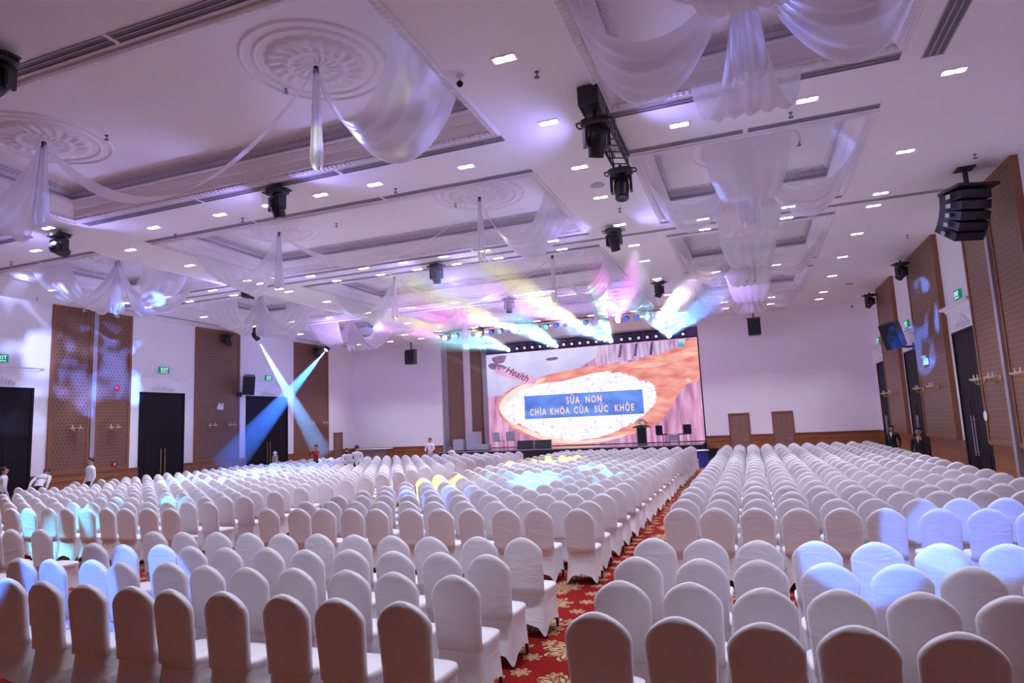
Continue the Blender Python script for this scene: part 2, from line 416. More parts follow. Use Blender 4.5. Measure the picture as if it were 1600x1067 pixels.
lattice_panel(1, 16.64, 18.30, 'tall carved brown panel behind the hanging line array')
lattice_panel(1, 20.80, 24.10, 'carved brown panel with blue hand-shaped light on right wall')
lattice_panel(1, 26.70, 29.55, 'carved brown panel nearest the right corner of the hall')
for s, x, wd in ((1, XL, .10), (-1, XR, .19)):
    a, b = sorted((x, x+s*wd)); o = MB().box(a, b, 16.45, 16.61, 0, CE).obj('partition_jamb', JAMB)
    tag(o, 'grey metal partition jamb strip between two carved panels on '+('left' if s > 0 else 'right')+' wall', 'jamb')

# ---- dark double doors
def double_door(idx, side, y0, y1):
    wall = XL if side < 0 else XR; s = 1 if side < 0 else -1
    e = empty('door_%d' % idx, (wall, (y0+y1)/2, 0)); tag(e, kind='structure'); h = (y1-y0)/2; T = 4.11
    def bx(t0, t1, a, b, z0, z1):
        u0, u1 = sorted((s*t0, s*t1)); return MB().box(u0, u1, a, b, z0, z1)
    bx(0, .03, -h, h, 2.56, T-.05).obj('transom_panel', DOORW, e)
    bx(0, .05, -h, h, 2.50, 2.56).obj('transom_rail', DOORW, e)
    bx(0, .06, -h, -h+.08, 0, T).obj('jamb', DOORW, e); bx(0, .06, h-.08, h, 0, T).obj('jamb', DOORW, e); bx(0, .06, -h, h, T-.06, T).obj('head', DOORW, e)
    for q in (-1, 1):
        a, b = sorted((q*.006, q*(h-.08)))
        lf = bx(0, .04, a, b, .01, 2.5).obj('door_leaf', DOORW, e)
        c0, c1 = sorted((q*.22, q*(h-.25))); bx(.04, .05, c0, c1, .2, 1.0).obj('raised_panel', DOORW, lf); bx(.04, .05, c0, c1, 1.15, 2.3).obj('raised_panel', DOORW, lf)
        hb = MB(); hb.tube((s*.10, q*.10, .9), (s*.10, q*.10, 1.9), .014); hb.tube((s*.04, q*.10, 1.0), (s*.10, q*.10, 1.0), .01); hb.tube((s*.04, q*.10, 1.8), (s*.10, q*.10, 1.8), .01)
        hb.obj('pull_handle', BRASS if side < 0 else STEEL, lf)
    return e
di = 1
for side, lst in ((-1, DL), (1, DR)):
    for y0, y1 in lst: double_door(di, side, y0, y1); di += 1
# cornice shelf, ornament over every door
def overdoor(side, yc, w, label):
    wall = XL if side < 0 else XR; s = 1 if side < 0 else -1
    mb = MB()
    prof = [(0, -.20), (.03, -.20), (.05, -.13), (.09, -.10), (.10, -.05), (.20, -.03), (.22, 0), (.22, .03), (0, .03)]
    mb.loops([[(wall+s*d, yc-w/2-d*.6+.1, 4.77+z) for d, z in prof], [(wall+s*d, yc+w/2+d*.6-.1, 4.77+z) for d, z in prof]])
    o = mb.obj('door_cornice', WALL); tag(o, 'white moulded cornice shelf above '+label, 'cornice', 'cornices above the dark doors')
    mb = MB()
    for k in range(-4, 5):
        hh = .30-.055*abs(k); 
        mb.path([(wall+s*.02, yc+k*.10, 4.24), (wall+s*.035, yc+k*.115, 4.24+hh*.5), (wall+s*.02, yc+k*.10+.02*k, 4.24+hh)], [.03, .045, .015], 6)
    mb.box(min(wall, wall+s*.03), max(wall, wall+s*.03), yc-.5, yc+.5, 4.20, 4.25)
    o = mb.obj('plaster_crest', PLASTER, None, True); tag(o, 'small white plaster crest above '+label, 'ornament', 'plaster crests above the dark doors')
def exit_sign(side, yc, label):
    wall = XL if side < 0 else XR; s = 1 if side < 0 else -1
    e = empty('exit_sign', (wall+s*.04, yc, 5.02)); tag(e, 'green EXIT sign above '+label, 'exit sign', 'green exit signs')
    MB().box(-.03, .03, -.23, .23, -.12, .12).obj('housing', GREEN, e)
    cu = bpy.data.curves.new('sign_text', 'FONT'); cu.body = 'EXIT'; cu.size = .17; cu.align_x = 'CENTER'; cu.align_y = 'CENTER'; cu.extrude = .002; cu.materials.append(SIGNW)
    text_mesh(cu, 'sign_text', e, (s*.033, 0, .015), (pi/2, 0, pi/2 if s > 0 else -pi/2))
    MB().box(min(s*.03, s*.034), max(s*.03, s*.034), -.16, .16, -.095, -.075).obj('arrow_bar', SIGNW, e)
for side, yc, w, lab in ((-1, 13.42, 2.5, 'the dark door at the left picture edge'), (-1, 19.5, 2.4, 'the second dark door of the left wall'), (-1, 25.55, 2.9, 'the dark door under the crossing blue beams'),
                         (1, 19.45, 2.35, 'the nearest dark door of the right wall'), (1, 25.3, 2.3, 'the middle dark door of the right wall'), (1, 30.6, 2.2, 'the farthest dark door of the right wall')):
    overdoor(side, yc, w, lab); exit_sign(side, yc, lab)
# plain brown doors
def plain_door(idx, box, axis):
    e = empty('door_%d' % idx); tag(e, kind='structure')
    x0, x1, y0, y1, z1 = box
    MB().box(x0, x1, y0, y1, 0, z1).obj('door_leaf', DOORB, e)
    if axis == 'x':
        MB().box(x0-.06, x0, y0-.03, y1, 0, z1+.06).obj('jamb', WOODF, e); MB().box(x1, x1+.06, y0-.03, y1, 0, z1+.06).obj('jamb', WOODF, e); MB().box(x0, x1, y0-.03, y1, z1, z1+.06).obj('head', WOODF, e)
        MB().tube((x1-.1, y0-.05, 1.0), (x1-.22, y0-.05, 1.0), .012).obj('door_handle', STEEL, e)
    else:
        MB().box(x0, x1+.03, y0-.05, y0, 0, z1+.05).obj('jamb', WOODF, e); MB().box(x0, x1+.03, y1, y1+.05, 0, z1+.05).obj('jamb', WOODF, e); MB().box(x0, x1+.03, y0, y1, z1, z1+.05).obj('head', WOODF, e)
        MB().tube((x1+.05, y0+.1, 1.0), (x1+.05, y0+.22, 1.0), .012).obj('door_handle', STEEL, e)
plain_door(7, (-.98, -.14, YF-.02, YF+.02, 2.20), 'x'); plain_door(8, (.96, 1.77, YF-.02, YF+.02, 2.20), 'x'); plain_door(9, (XL-.02, XL+.03, 30.88, 31.58, 2.16), 'y')

# ================================================================== CEILING FITTINGS
# slot diffusers along near and far coffer edges
def slot(x0, x1, y, label, wdt=.13, along='x', drop=0):
    e = empty('slot_diffuser', ((x0+x1)/2, y, CE)) if along == 'x' else empty('slot_diffuser', (y, (x0+x1)/2, CE))
    tag(e, label, 'air diffuser', 'slot diffusers in the ceiling'); h = (x1-x0)/2
    def bx(a, b, c, d, z0, z1): return MB().box(a, b, c, d, z0, z1) if along == 'x' else MB().box(c, d, a, b, z0, z1)
    bx(-h, h, -wdt/2, wdt/2, -.006, 0).obj('dark_throat', SLOT, e)
    n = 2 if wdt < .2 else 3
    for k in range(n+1):
        c = -wdt/2+wdt*k/n; bx(-h, h, c-.008, c+.008, -.016, -.002).obj('slat', SLAT, e)
names_r = ['nearest', 'second', 'third', 'farthest']; names_c = ['left', 'centre', 'right']
for cj, (y0, y1) in enumerate(CY):
    for e_, yy in (('near', y0-.19), ('far', y1+.22)):
        for ci, (x0, x1) in enumerate(CX):
            n = 3 if ci == 1 else 2
            for k in range(n):
                a = x0-.05+(x1-x0+.1)*k/n+.04; b = x0-.05+(x1-x0+.1)*(k+1)/n-.04
                p = px(((a+b)/2, yy, CE))
                if not (-150 < p[0] < 1750 and p[1] > -120): continue
                slot(a, b, yy, '%s piece of slot diffuser on %s edge of %s %s coffer' % ((['left', 'middle', 'right'] if n == 3 else ['left', 'right'])[k], e_, names_r[cj], names_c[ci]), .17 if cj == 0 else .13)
slot(4.6, 9.92, 2.78, 'long dark return-air slot beside the nearest right coffer', .26, 'y')

# partition track
def track(x0, x1, y0, y1, label):
    e = empty('partition_track', ((x0+x1)/2, (y0+y1)/2, CE)); tag(e, label, 'track', 'partition tracks'); a, b = (x1-x0)/2, (y1-y0)/2
    if a > b:
        MB().box(-a, a, -b, b, -.01, 0).obj('groove', BLACK, e); MB().box(-a, a, -b-.02, -b, -.03, 0).obj('flange', SLAT, e); MB().box(-a, a, b, b+.02, -.03, 0).obj('flange', SLAT, e)
    else:
        MB().box(-a, a, -b, b, -.01, 0).obj('groove', BLACK, e); MB().box(-a-.02, -a, -b, b, -.03, 0).obj('flange', SLAT, e); MB().box(a, a+.02, -b, b, -.03, 0).obj('flange', SLAT, e)
track(-18.9, 4.7, 16.46, 16.52, 'long dark partition track crossing the ceiling between coffer rows')
track(-22.1, -20.1, 16.46, 16.52, 'short dark track end above the lit left wall panels')
track(-21.1, -21.05, 16.8, 22.2, 'thin dark track along the left side of the ceiling')
track(-21.1, -21.05, 26.5, 33.0, 'far thin dark track along the left side of the ceiling')

# twin downlights
def make_downlight():
    e = empty('twin_downlight')
    mb = MB(); mb.box(-.17, .17, -.085, -.07, -.012, .0); mb.box(-.17, .17, .07, .085, -.012, .0); mb.box(-.17, -.155, -.07, .07, -.012, 0); mb.box(.155, .17, -.07, .07, -.012, 0); mb.box(-.155, .155, -.07, .07, -.004, -.001)
    mb.obj('bezel', WHITEP, e)
    for s in (-1, 1):
        mb = MB(); mb.lathe([(.066, -.004), (.062, -.014), (.045, -.018), (0.001, -.018)], 14); o = mb.obj('lamp', LAMPON, e); o.location.x = s*.078
    return e
DLP = make_downlight(); first = True
dxs = {r: xs_ for r, xs_ in ()}
rowsY = {10.53: [3.19, 1.24, -.70, -4.57, -6.53, -7.80, -9.1, -10.41, -12.32, -16.21, -18.1],
         16.07: [3.17, 1.25, -.69, -4.54, -6.5, -7.77, -9.07, -10.4, -12.3, -14.25, -16.15, -18.1, -20.03],
         17.00: [3.17, 1.25, -.71, -4.55, -6.47, -7.80, -9.1, -10.40, -12.0, -14.25, -16.16, -18.1, -20.05],
         22.38: [3.15, 1.20, -.69, -4.55, -6.5, -7.8, -9.1, -10.4, -12.3, -16.2, -18.1, -20.05],
         28.70: [3.2, 1.23, -.66, -4.55, -6.5, -7.8, -9.1, -10.4, -12.3, -14.25, -16.2, -18.1, -20.05],
         30.45: [3.2, 1.23, -.66, -2.6, -4.55, -6.5, -7.8, -9.1, -10.4, -12.3, -14.25, -16.2, -18.1, -20.05]}
spots = []
for y, xl in rowsY.items():
    for k, x in enumerate(sorted(xl)):
        nm = {10.53: 'between the two nearest coffer rows', 16.07: 'just before the partition track', 17.0: 'just beyond the partition track', 22.38: 'between third and farthest coffer rows', 28.7: 'just beyond the farthest coffers', 30.45: 'nearest the stage'}[y]
        spots.append((x, y, '%s downlight from the left, in the row %s' % (ORD[k+1], nm)))
for cx, cn, yl in ((-2.65, 'between centre and right coffers', [7.51, 9.51, 11.52, 13.35, 15.52, 17.62, 19.57, 22.38, 25.6, 27.5]), (-14.28, 'between left and centre coffers', [7.5, 9.51, 11.55, 13.38, 15.57, 17.5, 19.6, 22.38, 25.6]),
                   (3.17, 'beside the right coffers', [7.5, 13.58, 19.58, 25.41]), (-20.04, 'beside the left coffers', [7.5, 10.5, 13.57, 19.52, 25.4])):
    for k, y in enumerate(yl): spots.append((cx, y, '%s nearest downlight in the lengthwise line %s' % (ORD[k+1], cn)))
for x, y, lab in spots:
    o = DLP if first else copy_tree(DLP); first = False
    o.location = (x, y, CE-.001); tag(o, lab, 'downlight', 'twin recessed downlights')
# the light of every downlight (one lamp each); an added unseen row brightens the front chairs
lamp = bpy.data.lights.new('downlight_and_fill_lamp', 'SPOT'); lamp.energy = P_DOWN; lamp.color = C_DOWN; lamp.spot_size = radians(84); lamp.spot_blend = .7; lamp.shadow_soft_size = .07
front_fill = [(x, 4.95, '') for x in (3.17, 1.24, -.7, -2.65, -4.55, -6.5, -8.45, -10.4, -12.3, -14.3, -17.2, -20.04)]
for x, y, _ in spots+front_fill:
    o = bpy.data.objects.new('downlight_and_fill_lamp', lamp); COL.objects.link(o); o.location = (x, y, CE-.06)

# sprinklers, detectors, cameras
def make_sprinkler():
    mb = MB(); mb.lathe([(.035, 0), (.03, -.01), (.008, -.012), (.008, -.05), (.012, -.055)], 10); mb.lathe([(.001, -.085), (.04, -.085), (.042, -.08), (.001, -.075)], 8); mb.tube((.02, 0, -.05), (.02, 0, -.08), .004, n=5); mb.tube((-.02, 0, -.05), (-.02, 0, -.08), .004, n=5)
    return mb.mesh('sprinkler_head', mat('sprinkler_metal', (.12, .10, .12), .5))
SPR = make_sprinkler()
for x, y, z, lab in ((-6.41, 7.8, .6, 'on nearest centre coffer panel, beside the middle medallion'), (-10.27, 7.77, .6, 'on nearest centre coffer panel, beside the left medallion'), (-10.18, 10.95, 0, 'before second centre coffer, left of the moving light'),
                     (-2.36, 8.0, 0, 'beside the downlight near the black truss'), (1.02, 10.89, 0, 'before the second right coffer'), (4.51, 14.4, 0, 'above the right wall near the line array'),
                     (-6.3, 10.93, 0, 'before second centre coffer, right part'), (-6.3, 13.8, .6, 'inside second centre coffer, right part'), (-9.7, 13.75, .6, 'inside second centre coffer, middle part'), (-12.34, 11.13, 0, 'left of the second centre coffer front edge'),
                     (-17.74, 10.93, 0, 'before the second left coffer'), (-2.42, 14.32, 0, 'between centre and right coffers, under the truss line'), (-21.47, 14.06, 0, 'close to the left wall above the first door'), (4.57, 20.49, 0, 'close to the right wall beyond the line array'),
                     (4.59, 17.15, 0, 'right of the line array hanger'), (1.38, 13.7, .6, 'inside second right coffer, right part')):
    o = link('sprinkler_head', SPR, None, (x, y, CE+z)); tag(o, 'small dark ceiling sprinkler '+lab, 'sprinkler', 'ceiling sprinklers')
def cctv(loc, aim, label):
    e = empty('security_camera', loc); tag(e, label, 'camera')
    MB().lathe([(.06, 0), (.055, -.03), (.02, -.035), (.018, -.12), (.001, -.12)], 12).obj('mount', WHITEP, e)
    d = Vector(aim).normalized(); p = Vector((0, 0, -.13)); MB().tube(p-d*.08, p+d*.12, .05, n=12).obj('body', WHITEP, e); MB().tube(p+d*.12, p+d*.14, .042, n=12).obj('lens', BLACK, e)
cctv((-3.35, 7.65, CE), (.3, -1, -.5), 'white bullet camera with black lens on ceiling near the medallion')
cctv((4.75, 33.45-.9, CE), (-.3, -1, -.5), 'small camera at the right front corner of the ceiling')
cctv((-21.85, 15.95, CE), (.8, -.3, -.5), 'small white camera above the nearer lit left panel')
cctv((-21.85, 17.2, CE), (.8, .3, -.5), 'small white camera above the alarm bell panel')
for x, y, lab in ((-2.55, 12.6, 'between truss and second right coffer'), (-14.9, 15.2, 'left of the second centre coffer corner'), (4.0, 27.5, 'near the right wall by the far doors')):
    mb = MB(); mb.lathe([(.14, 0), (.15, -.012), (.10, -.022), (.001, -.024)], 20); tag(mb.obj('ceiling_speaker', SLAT), 'round grey ceiling disc '+lab, 'ceiling speaker').location = (x, y, CE)

# ================================================================== DRAPES
def sheet(edge, hook, sag0, sag1, hookw=.05, folds=5, amp=.05, nu=22, nv=16, bias=1.0, gather=.0):
    """cloth from a wide edge (two points) to a gathered hook; rows of the sheet sag differently"""
    e0, e1 = Vector(edge[0]), Vector(edge[1]); hk = Vector(hook); mb = MB(); ids = []
    along = (e1-e0); L0 = along.length; al = along.normalized()
    for j in range(nv+1):
        v = j/nv; row = []
        for i in range(nu+1):
            u = i/nu
            s = e0.lerp(e1, v)
            wv = (v-.5)
            w_u = (1-u)**1.0
            c = e0.lerp(e1, .5).lerp(hk, u)
            width = L0*(w_u*(1-gather*u))+hookw*u
            p = c+al*wv*width
            sg = sag0*(1-v)+sag1*v if bias == 1.0 else sag0+(sag1-sag0)*abs(2*v-1)**1.5
            p.z -= sg*4*(u**.9)*(1-u)*(1 if u < 1 else 0)
            p.z += amp*sin(v*folds*2*pi+u*1.5)*sin(pi*min(1, u*1.05))*.7
            d = (hk-c); d.z = 0
            if d.length > 1e-4: p += d.normalized()*amp*.8*cos(v*folds*2*pi)*sin(pi*u)
            row.append(mb.vert(p))
        ids.append(row)
    for a, b in zip(ids, ids[1:]):
        for i in range(nu): mb.face(a[i], a[i+1], b[i+1], b[i])
    return mb
def ribbon(p0, p1, sag, w0, wm, w1, folds=2, nu=30, nv=8, tilt=.6):
    p0, p1 = Vector(p0), Vector(p1); mb = MB(); ids = []
    for j in range(nv+1):
        v = j/nv-.5; row = []
        for i in range(nu+1):
            u = i/nu; p = p0.lerp(p1, u); k = sin(pi*u); p.z -= sag*(1-(2*u-1)**2)
            wd = (w0*(1-u)+w1*u)*(1-k)+wm*k
            p += Vector((0, v*wd*cos(tilt), v*wd*sin(tilt))); p.y += .02*sin(v*folds*4*pi)*k; row.append(mb.vert(p))
        ids.append(row)
    for a, b in zip(ids, ids[1:]):
        for i in range(nu): mb.face(a[i], a[i+1], b[i+1], b[i])
    return mb
def tail(p, ln, w0, w1, folds=6, seed=0):
    mb = MB(); n = 28; rings = []
    for k in range(13):
        t = k/12; rr = (w0*(1-t)+w1*t)/2*(1 if k < 12 else .8)
        rings.append([(p[0]+rr*(1+.28*cos(folds*2*pi*i/n+seed))*cos(2*pi*i/n), p[1]+rr*(1+.28*cos(folds*2*pi*i/n+seed))*sin(2*pi*i/n), p[2]-ln*t-(.06*sin(2*pi*i/n*3) if k == 12 else 0)) for i in range(n)])
    mb.loops(rings, False, False); return mb
def hook_part(p, e):
    mb = MB(); mb.tube((p[0], p[1], p[2]+.02), (p[0], p[1], p[2]-.16), .035, .045, 8); mb.obj('tie', mat('dark_tie', (.05, .04, .05), .8), e)
for cj, (y0, y1) in enumerate(CY):
    yc = (y0+y1)/2; x0, x1 = CX[1]; hz = CE+IN
    e = empty('ceiling_drape', ((x0+x1)/2, yc, CE)); e.location = (0, 0, 0)
    tag(e, 'sheer white cloth swagged across the %s centre coffer between two medallions' % names_r[cj], 'drape', 'sheer ceiling drapes')
    hl, hr = ((x0+x1)/2-2.9, yc, hz-.08), ((x0+x1)/2+2.9, yc, hz-.08)
    hook_part((hl[0], hl[1], hz), e); hook_part((hr[0], hr[1], hz), e)
    lift = .45 if cj == 3 else 0
    sheet([(x1-.12, yc-1.05, CE+.02), (x1-.12, yc+.75, CE+.02)], hr, .95-lift, 1.15-lift, .08, 4, .05).obj('wide_swag', SHEER, e, True)
    sheet([(x0+.12, yc-.95, CE+.02), (x0+.12, yc+.85, CE+.02)], hl, .95-lift, 1.15-lift, .08, 4, .05).obj('wide_swag', SHEER, e, True)
    ribbon(hl, hr, (1.48, 1.15, 1.15, .55)[cj], .07, .40, .07).obj('narrow_swag', SHEER, e, True)
    tail((hl[0], hl[1], hl[2]), 1.50, .07, .24, 5, 1).obj('tail', SHEER, e, True); tail(hr, 1.50, .07, .17, 5, 2).obj('tail', SHEER, e, True)
    for ci in (0, 2):
        x0, x1 = CX[ci]; xc = (x0+x1)/2
        s = empty('ceiling_drape'); tag(s, 'sheer white cloth gathered to the middle of the %s %s coffer' % (names_r[cj], names_c[ci]), 'drape', 'sheer ceiling drapes')
        hk = (xc, yc, hz-.08); hook_part((xc, yc, hz), s)
        w = .75
        sheet([(xc-w, y0+.12, CE), (xc+w, y0+.12, CE)], hk, 1.0, 1.0, .1, 5, .045).obj('wide_swag', SHEER, s, True)
        sheet([(xc-w, y1-.12, CE), (xc+w, y1-.12, CE)], hk, 1.05, 1.05, .1, 5, .045).obj('wide_swag', SHEER, s, True)
        sheet([(x0+.12, yc-w, CE), (x0+.12, yc+w, CE)], hk, .75, 1.05, .1, 4, .05).obj('wide_swag', SHEER, s, True)
        sheet([(x1-.12, yc-w, CE), (x1-.12, yc+w, CE)], hk, .75, 1.05, .1, 4, .05).obj('wide_swag', SHEER, s, True)
        tail(hk, 1.52, .14, .34, 6, 0).obj('tail', SHEER, s, True)

# ================================================================== MOVING HEADS AND STAGE LAMPS
def make_moving_head(pan, tilt, lens=LENSOFF, body=BLACKP):
    """hangs from z=0 downwards; base box with handles, yoke, head"""
    e = empty('moving_head_light')
    MB().tube((0, 0, 0), (0, 0, -.09), .03).obj('clamp', BLACK, e)
    mb = MB(); n = 16
    mb.loops([[(.22*k*(abs(cos(a))**.6)*(1 if cos(a) > 0 else -1), .17*k*(abs(sin(a))**.6)*(1 if sin(a) > 0 else -1), z) for a in [2*pi*i/n for i in range(n)]] for k, z in ((.85, -.08), (1, -.10), (1, -.16), (.8, -.19))])
    mb.obj('base', body, e)
    for s in (-1, 1):
        MB().path([(s*.20, -.09, -.12), (s*.27, -.09, -.13), (s*.28, 0, -.13), (s*.27, .09, -.13), (s*.20, .09, -.12)], .014).obj('handle', BLACK, e)
    yk = MB(); yk.tube((0, 0, -.18), (0, 0, -.23), .09, n=12); yk.box(-.19, .19, -.07, .07, -.27, -.22); yk.box(-.19, -.145, -.075, .075, -.50, -.24); yk.box(.145, .19, -.075, .075, -.50, -.24)
    y = yk.obj('yoke', body, e); y.rotation_euler = (0, 0, pan)
    M = Matrix.Translation((0, 0, -.44)) @ Matrix.Rotation(tilt, 4, 'X')
    hd = MB(); hd.lathe([(.001, .19), (.09, .185), (.125, .15), (.135, .05), (.13, -.06), (.115, -.15), (.118, -.20), (.105, -.205)], 14, M)
    h = hd.obj('head', body, y, True)
    ls = MB(); ls.lathe([(.10, -.203), (.001, -.19)], 14, M); ls.obj('lens', lens, h, True)
    return e
heads = [  # x, y, drop(z of hang), pan, tilt, lens, label
    (-8.20, 4.77, CE, .4, 2.5, None, 'black moving light cut by the left picture edge'),
    (-1.78, 8.95, CE-.32, .5, .45, None, 'blue-lit moving light, nearer on the black truss'),
    (-1.80, 11.0, CE-.32, .1, -.25, None, 'moving light at the far end of the black truss'),
    (-8.22, 9.74, CE, -.3, .35, None, 'moving light hanging below the nearest centre coffer, blue panel'),
    (-14.23, 9.74, CE, .1, 1.3, None, 'moving light near the left, head turned level'),
    (-14.26, 15.57, CE, -.514, 1.45, None, 'grey-green moving light throwing a thin yellow beam'),
    (-8.22, 16.5, CE, .2, .3, None, 'moving light on the partition track, left of centre'),
    (-8.15, 22.35, CE, .3, .3, None, 'pink-topped moving light before the lamp bar'),
    (-2.82, 15.55, CE, -.3, .4, None, 'moving light right of the second centre coffer'),
    (-2.62, 22.5, CE, 1.1, .5, None, 'moving light with lit white cloth above it, right of centre'),
    (-14.10, 22.3, CE, .8, .7, None, 'small moving light near the yellow beam, left of centre'),
    (-20.05, 22.42, CE, -.345, .598, GLOWB, 'moving light throwing the pale blue beam down the left wall'),
    (-20.05, 27.6, CE, 2.817, .773, GLOWB, 'moving light throwing the deep blue slanting beam, left'),
    (4.95, 23.5, CE-.1, .6, .9, None, 'small moving light at the top of the blue-lit right panel'),
    (4.95, 29.4, CE-.1, .6, .9, None, 'small moving light at the top of the far right panel'),
    (-21.8, 22.6, CE-.1, -.6, .9, None, 'dark moving light at the top of the wide left panel'),
    (-21.8, 29.0, CE-.1, -.6, .9, None, 'dark moving light at the top of the far left panel')]
for x, y, z, pan, tilt, lens, lab in heads:
    e = make_moving_head(pan, tilt, lens or LENSOFF); e.location = (x, y, z); tag(e, lab, 'stage light', 'moving lights under the ceiling')
def aim(p, t):
    d = (Vector(t)-Vector(p)).normalized(); return math.atan2(-d.x, d.y), math.acos(max(-1, min(1, -d.z)))
# black truss carrying two heads
e = empty('lighting_truss', (-1.80, 9.4, CE)); tag(e, 'short black ladder truss carrying two moving lights', 'truss')
for sx in (-.13, .13):
    for sz in (-.06, -.30): MB().tube((sx, -.75, sz), (sx, 1.85, sz), .024).obj('chord', BLACK, e)
mb = MB()
for k in range(9):
    y = -.72+k*.28
    for sx in (-.13, .13): mb.tube((sx, y, -.06), (sx, y+.28, -.30), .012, n=5)
    mb.tube((-.13, y, -.30), (.13, y+.14, -.30), .012, n=5)
mb.obj('lacing', BLACK, e); MB().box(-.15, .15, -.80, -.25, -.31, -.03).obj('cover_plate', BLACK, e)

# par cans on the stage bar
def make_par(lens, label, nm='par_lamp', body=None, big=1., lr=.092):
    e = empty(nm); b = body or BLACKP
    MB().path([(-.10*big, 0, -.16*big), (-.10*big, 0, -.02), (0, 0, 0), (.10*big, 0, -.02), (.10*big, 0, -.16*big)], .01).obj('bracket', BLACK, e)
    M = Matrix.Translation((0, 0, -.17*big)) @ Matrix.Rotation(radians(-68), 4, 'X')
    h = MB().lathe([(.001, .14*big), (.07*big, .13*big), (.095*big, .05*big), (.10*big, -.10*big), (.093*big, -.10*big)], 14, M).obj('can', b, e, True)
    MB().lathe([(lr, -.102), (.001, -.104)], 14, M).obj('lens', lens, h, True)
    if lr < .09: MB().lathe([(.094, -.098), (.001, -.099)], 14, M).obj('baffle', BLACK, h)
    return e
PARB = mat('par_lens_blue', (.02, .03, .3), .2, emit=(.12, .22, 1.), es=.7)
PARC = mat('par_lens_cyan', (.1, .4, .6), .2, emit=(.25, .6, 1.), es=1.0)
PARD = mat('par_lens_dark', (.05, .02, .08), .2, emit=(.10, .05, .3), es=.3)
bar = MB().tube((-14.3, 28.2, CE-.14), (-2.9, 28.2, CE-.14), .03).obj('lamp_bar', BLACK)
tag(bar, 'long black lamp bar under the ceiling before the stage', 'lamp bar')
beamx = [-13.6, -11.83, -10.0, -7.03, -5.17, -3.42]
pk = 0; xpos = [-14.0+.46*k for k in range(24)]
protos = {}
for k, x in enumerate(xpos):
    if min(abs(x-b) for b in beamx) < .2: continue
    ln = [PARB, PARB, PARC, PARB, PARD][k % 5]
    if ln.name not in protos: o = protos[ln.name] = make_par(ln, '')
    else: o = copy_tree(protos[ln.name])
    pk += 1; o.location = (x, 28.2, CE-.16); o.scale = (1.25,)*3
    tag(o, '%s round wash lamp from the left on the long lamp bar' % ORD[pk], 'wash lamp', 'wash lamps on the lamp bar')
for k, x in enumerate(beamx):
    pn, tl = aim((x, 28.05, CE-.47), {-13.6: (-13.5, 18.1, 6.1), -11.83: (-11.1, 15.5, 5.8), -10.0: (-8.5, 14., 5.8), -7.03: (-6, 13., 5.8), -5.17: (-3.1, 17., 6.3), -3.42: (-.6, 18.2, 6.2)}[x]); o = make_moving_head(pn, tl, GLOWW); o.location = (x, 28.2, CE-.03); o.name = 'beam_light'; tag(o, '%s glowing beam light from the left on the long lamp bar' % ORD[k+1], 'beam light', 'beam lights on the lamp bar')
# second bar above the screen
bar = MB().tube((-13.6, 35.2, CE-.10), (-2.6, 35.2, CE-.10), .03).obj('lamp_bar', BLACK)
tag(bar, 'black lamp bar on the purple header above the screen', 'lamp bar')
bx2 = [-12.95, -10.04, -6.89, -3.75]; pk = 0; pr = None
for k in range(22):
    x = -12.9+.47*k
    if min(abs(x-b) for b in bx2) < .3: continue
    o = copy_tree(pr) if pr else make_par(mat('par_lens_white', (.6, .6, .65), .2, emit=(.8, .8, .95), es=.6), '', lr=.055)
    pr = pr or o; pk += 1; o.location = (x, 35.2, CE-.13); o.scale = (1.45,)*3
    tag(o, '%s round lamp from the left on the bar above the screen' % ORD[pk], 'wash lamp', 'lamps above the screen')
for k, x in enumerate(bx2):
    o = make_par(GLOWG, ''); o.location = (x, 35.1, CE-.2); o.scale = (1.3,)*3; o.name = 'beam_light'; tag(o, '%s bright cyan beam lamp from the left above the screen' % ORD[k+1], 'beam light', 'cyan beam lamps above the screen')

# ================================================================== SPEAKERS
def cab(w, d, h, taper=.75):
    mb = MB(); mb.loops([[(-w/2, -d/2, z), (w/2, -d/2, z), (w/2*taper, d/2, z), (-w/2*taper, d/2, z)] for z in (-h/2, h/2)]); return mb
# line array by the right wall
e = empty('line_array_speaker', (4.55, 15.2, CE)); tag(e, 'black curved line-array speaker hanging beside the right wall', 'speaker')
MB().tube((0, 0, 0), (0, 0, -.42), .05).obj('hanging_pole', BLACK, e); MB().box(-.16, .16, -.16, .16, -.03, 0).obj('ceiling_plate', BLACK, e)
R0 = Matrix.Rotation(radians(200), 4, 'Z')
fr = MB(); fr.box(-.42, .42, -.30, .34, -.48, -.42, R0); fr.obj('fly_frame', BLACK, e)
y_, z_, a_ = 0., -.50, 0.
for k in range(5):
    a_ += radians(9)*(.5 if k == 0 else 1); h = .185
    M = R0 @ Matrix.Translation((0, y_, z_)) @ Matrix.Rotation(-a_, 4, 'X')
    mb = MB(); mb.loops([[tuple(M @ Vector(p)) for p in ((-.42, -.26, z), (.42, -.26, z), (.30, .24, z), (-.30, .24, z))] for z in (-h+.008, -.008)]); c = mb.obj('array_cabinet', BLACKP, e)
    g = MB(); g.box(-.39, .39, -.275, -.26, -h+.02, -.02, M); g.obj('grille', GRILL, c)
    g = MB(); g.box(-.43, -.42, -.05, .08, -h+.05, -.05, M); g.box(.42, .43, -.05, .08, -h+.05, -.05, M); g.obj('rigging_strap', STEEL, c)
    v = Matrix.Rotation(-a_, 4, 'X') @ Vector((0, 0, -h)); y_ += v.y; z_ += v.z
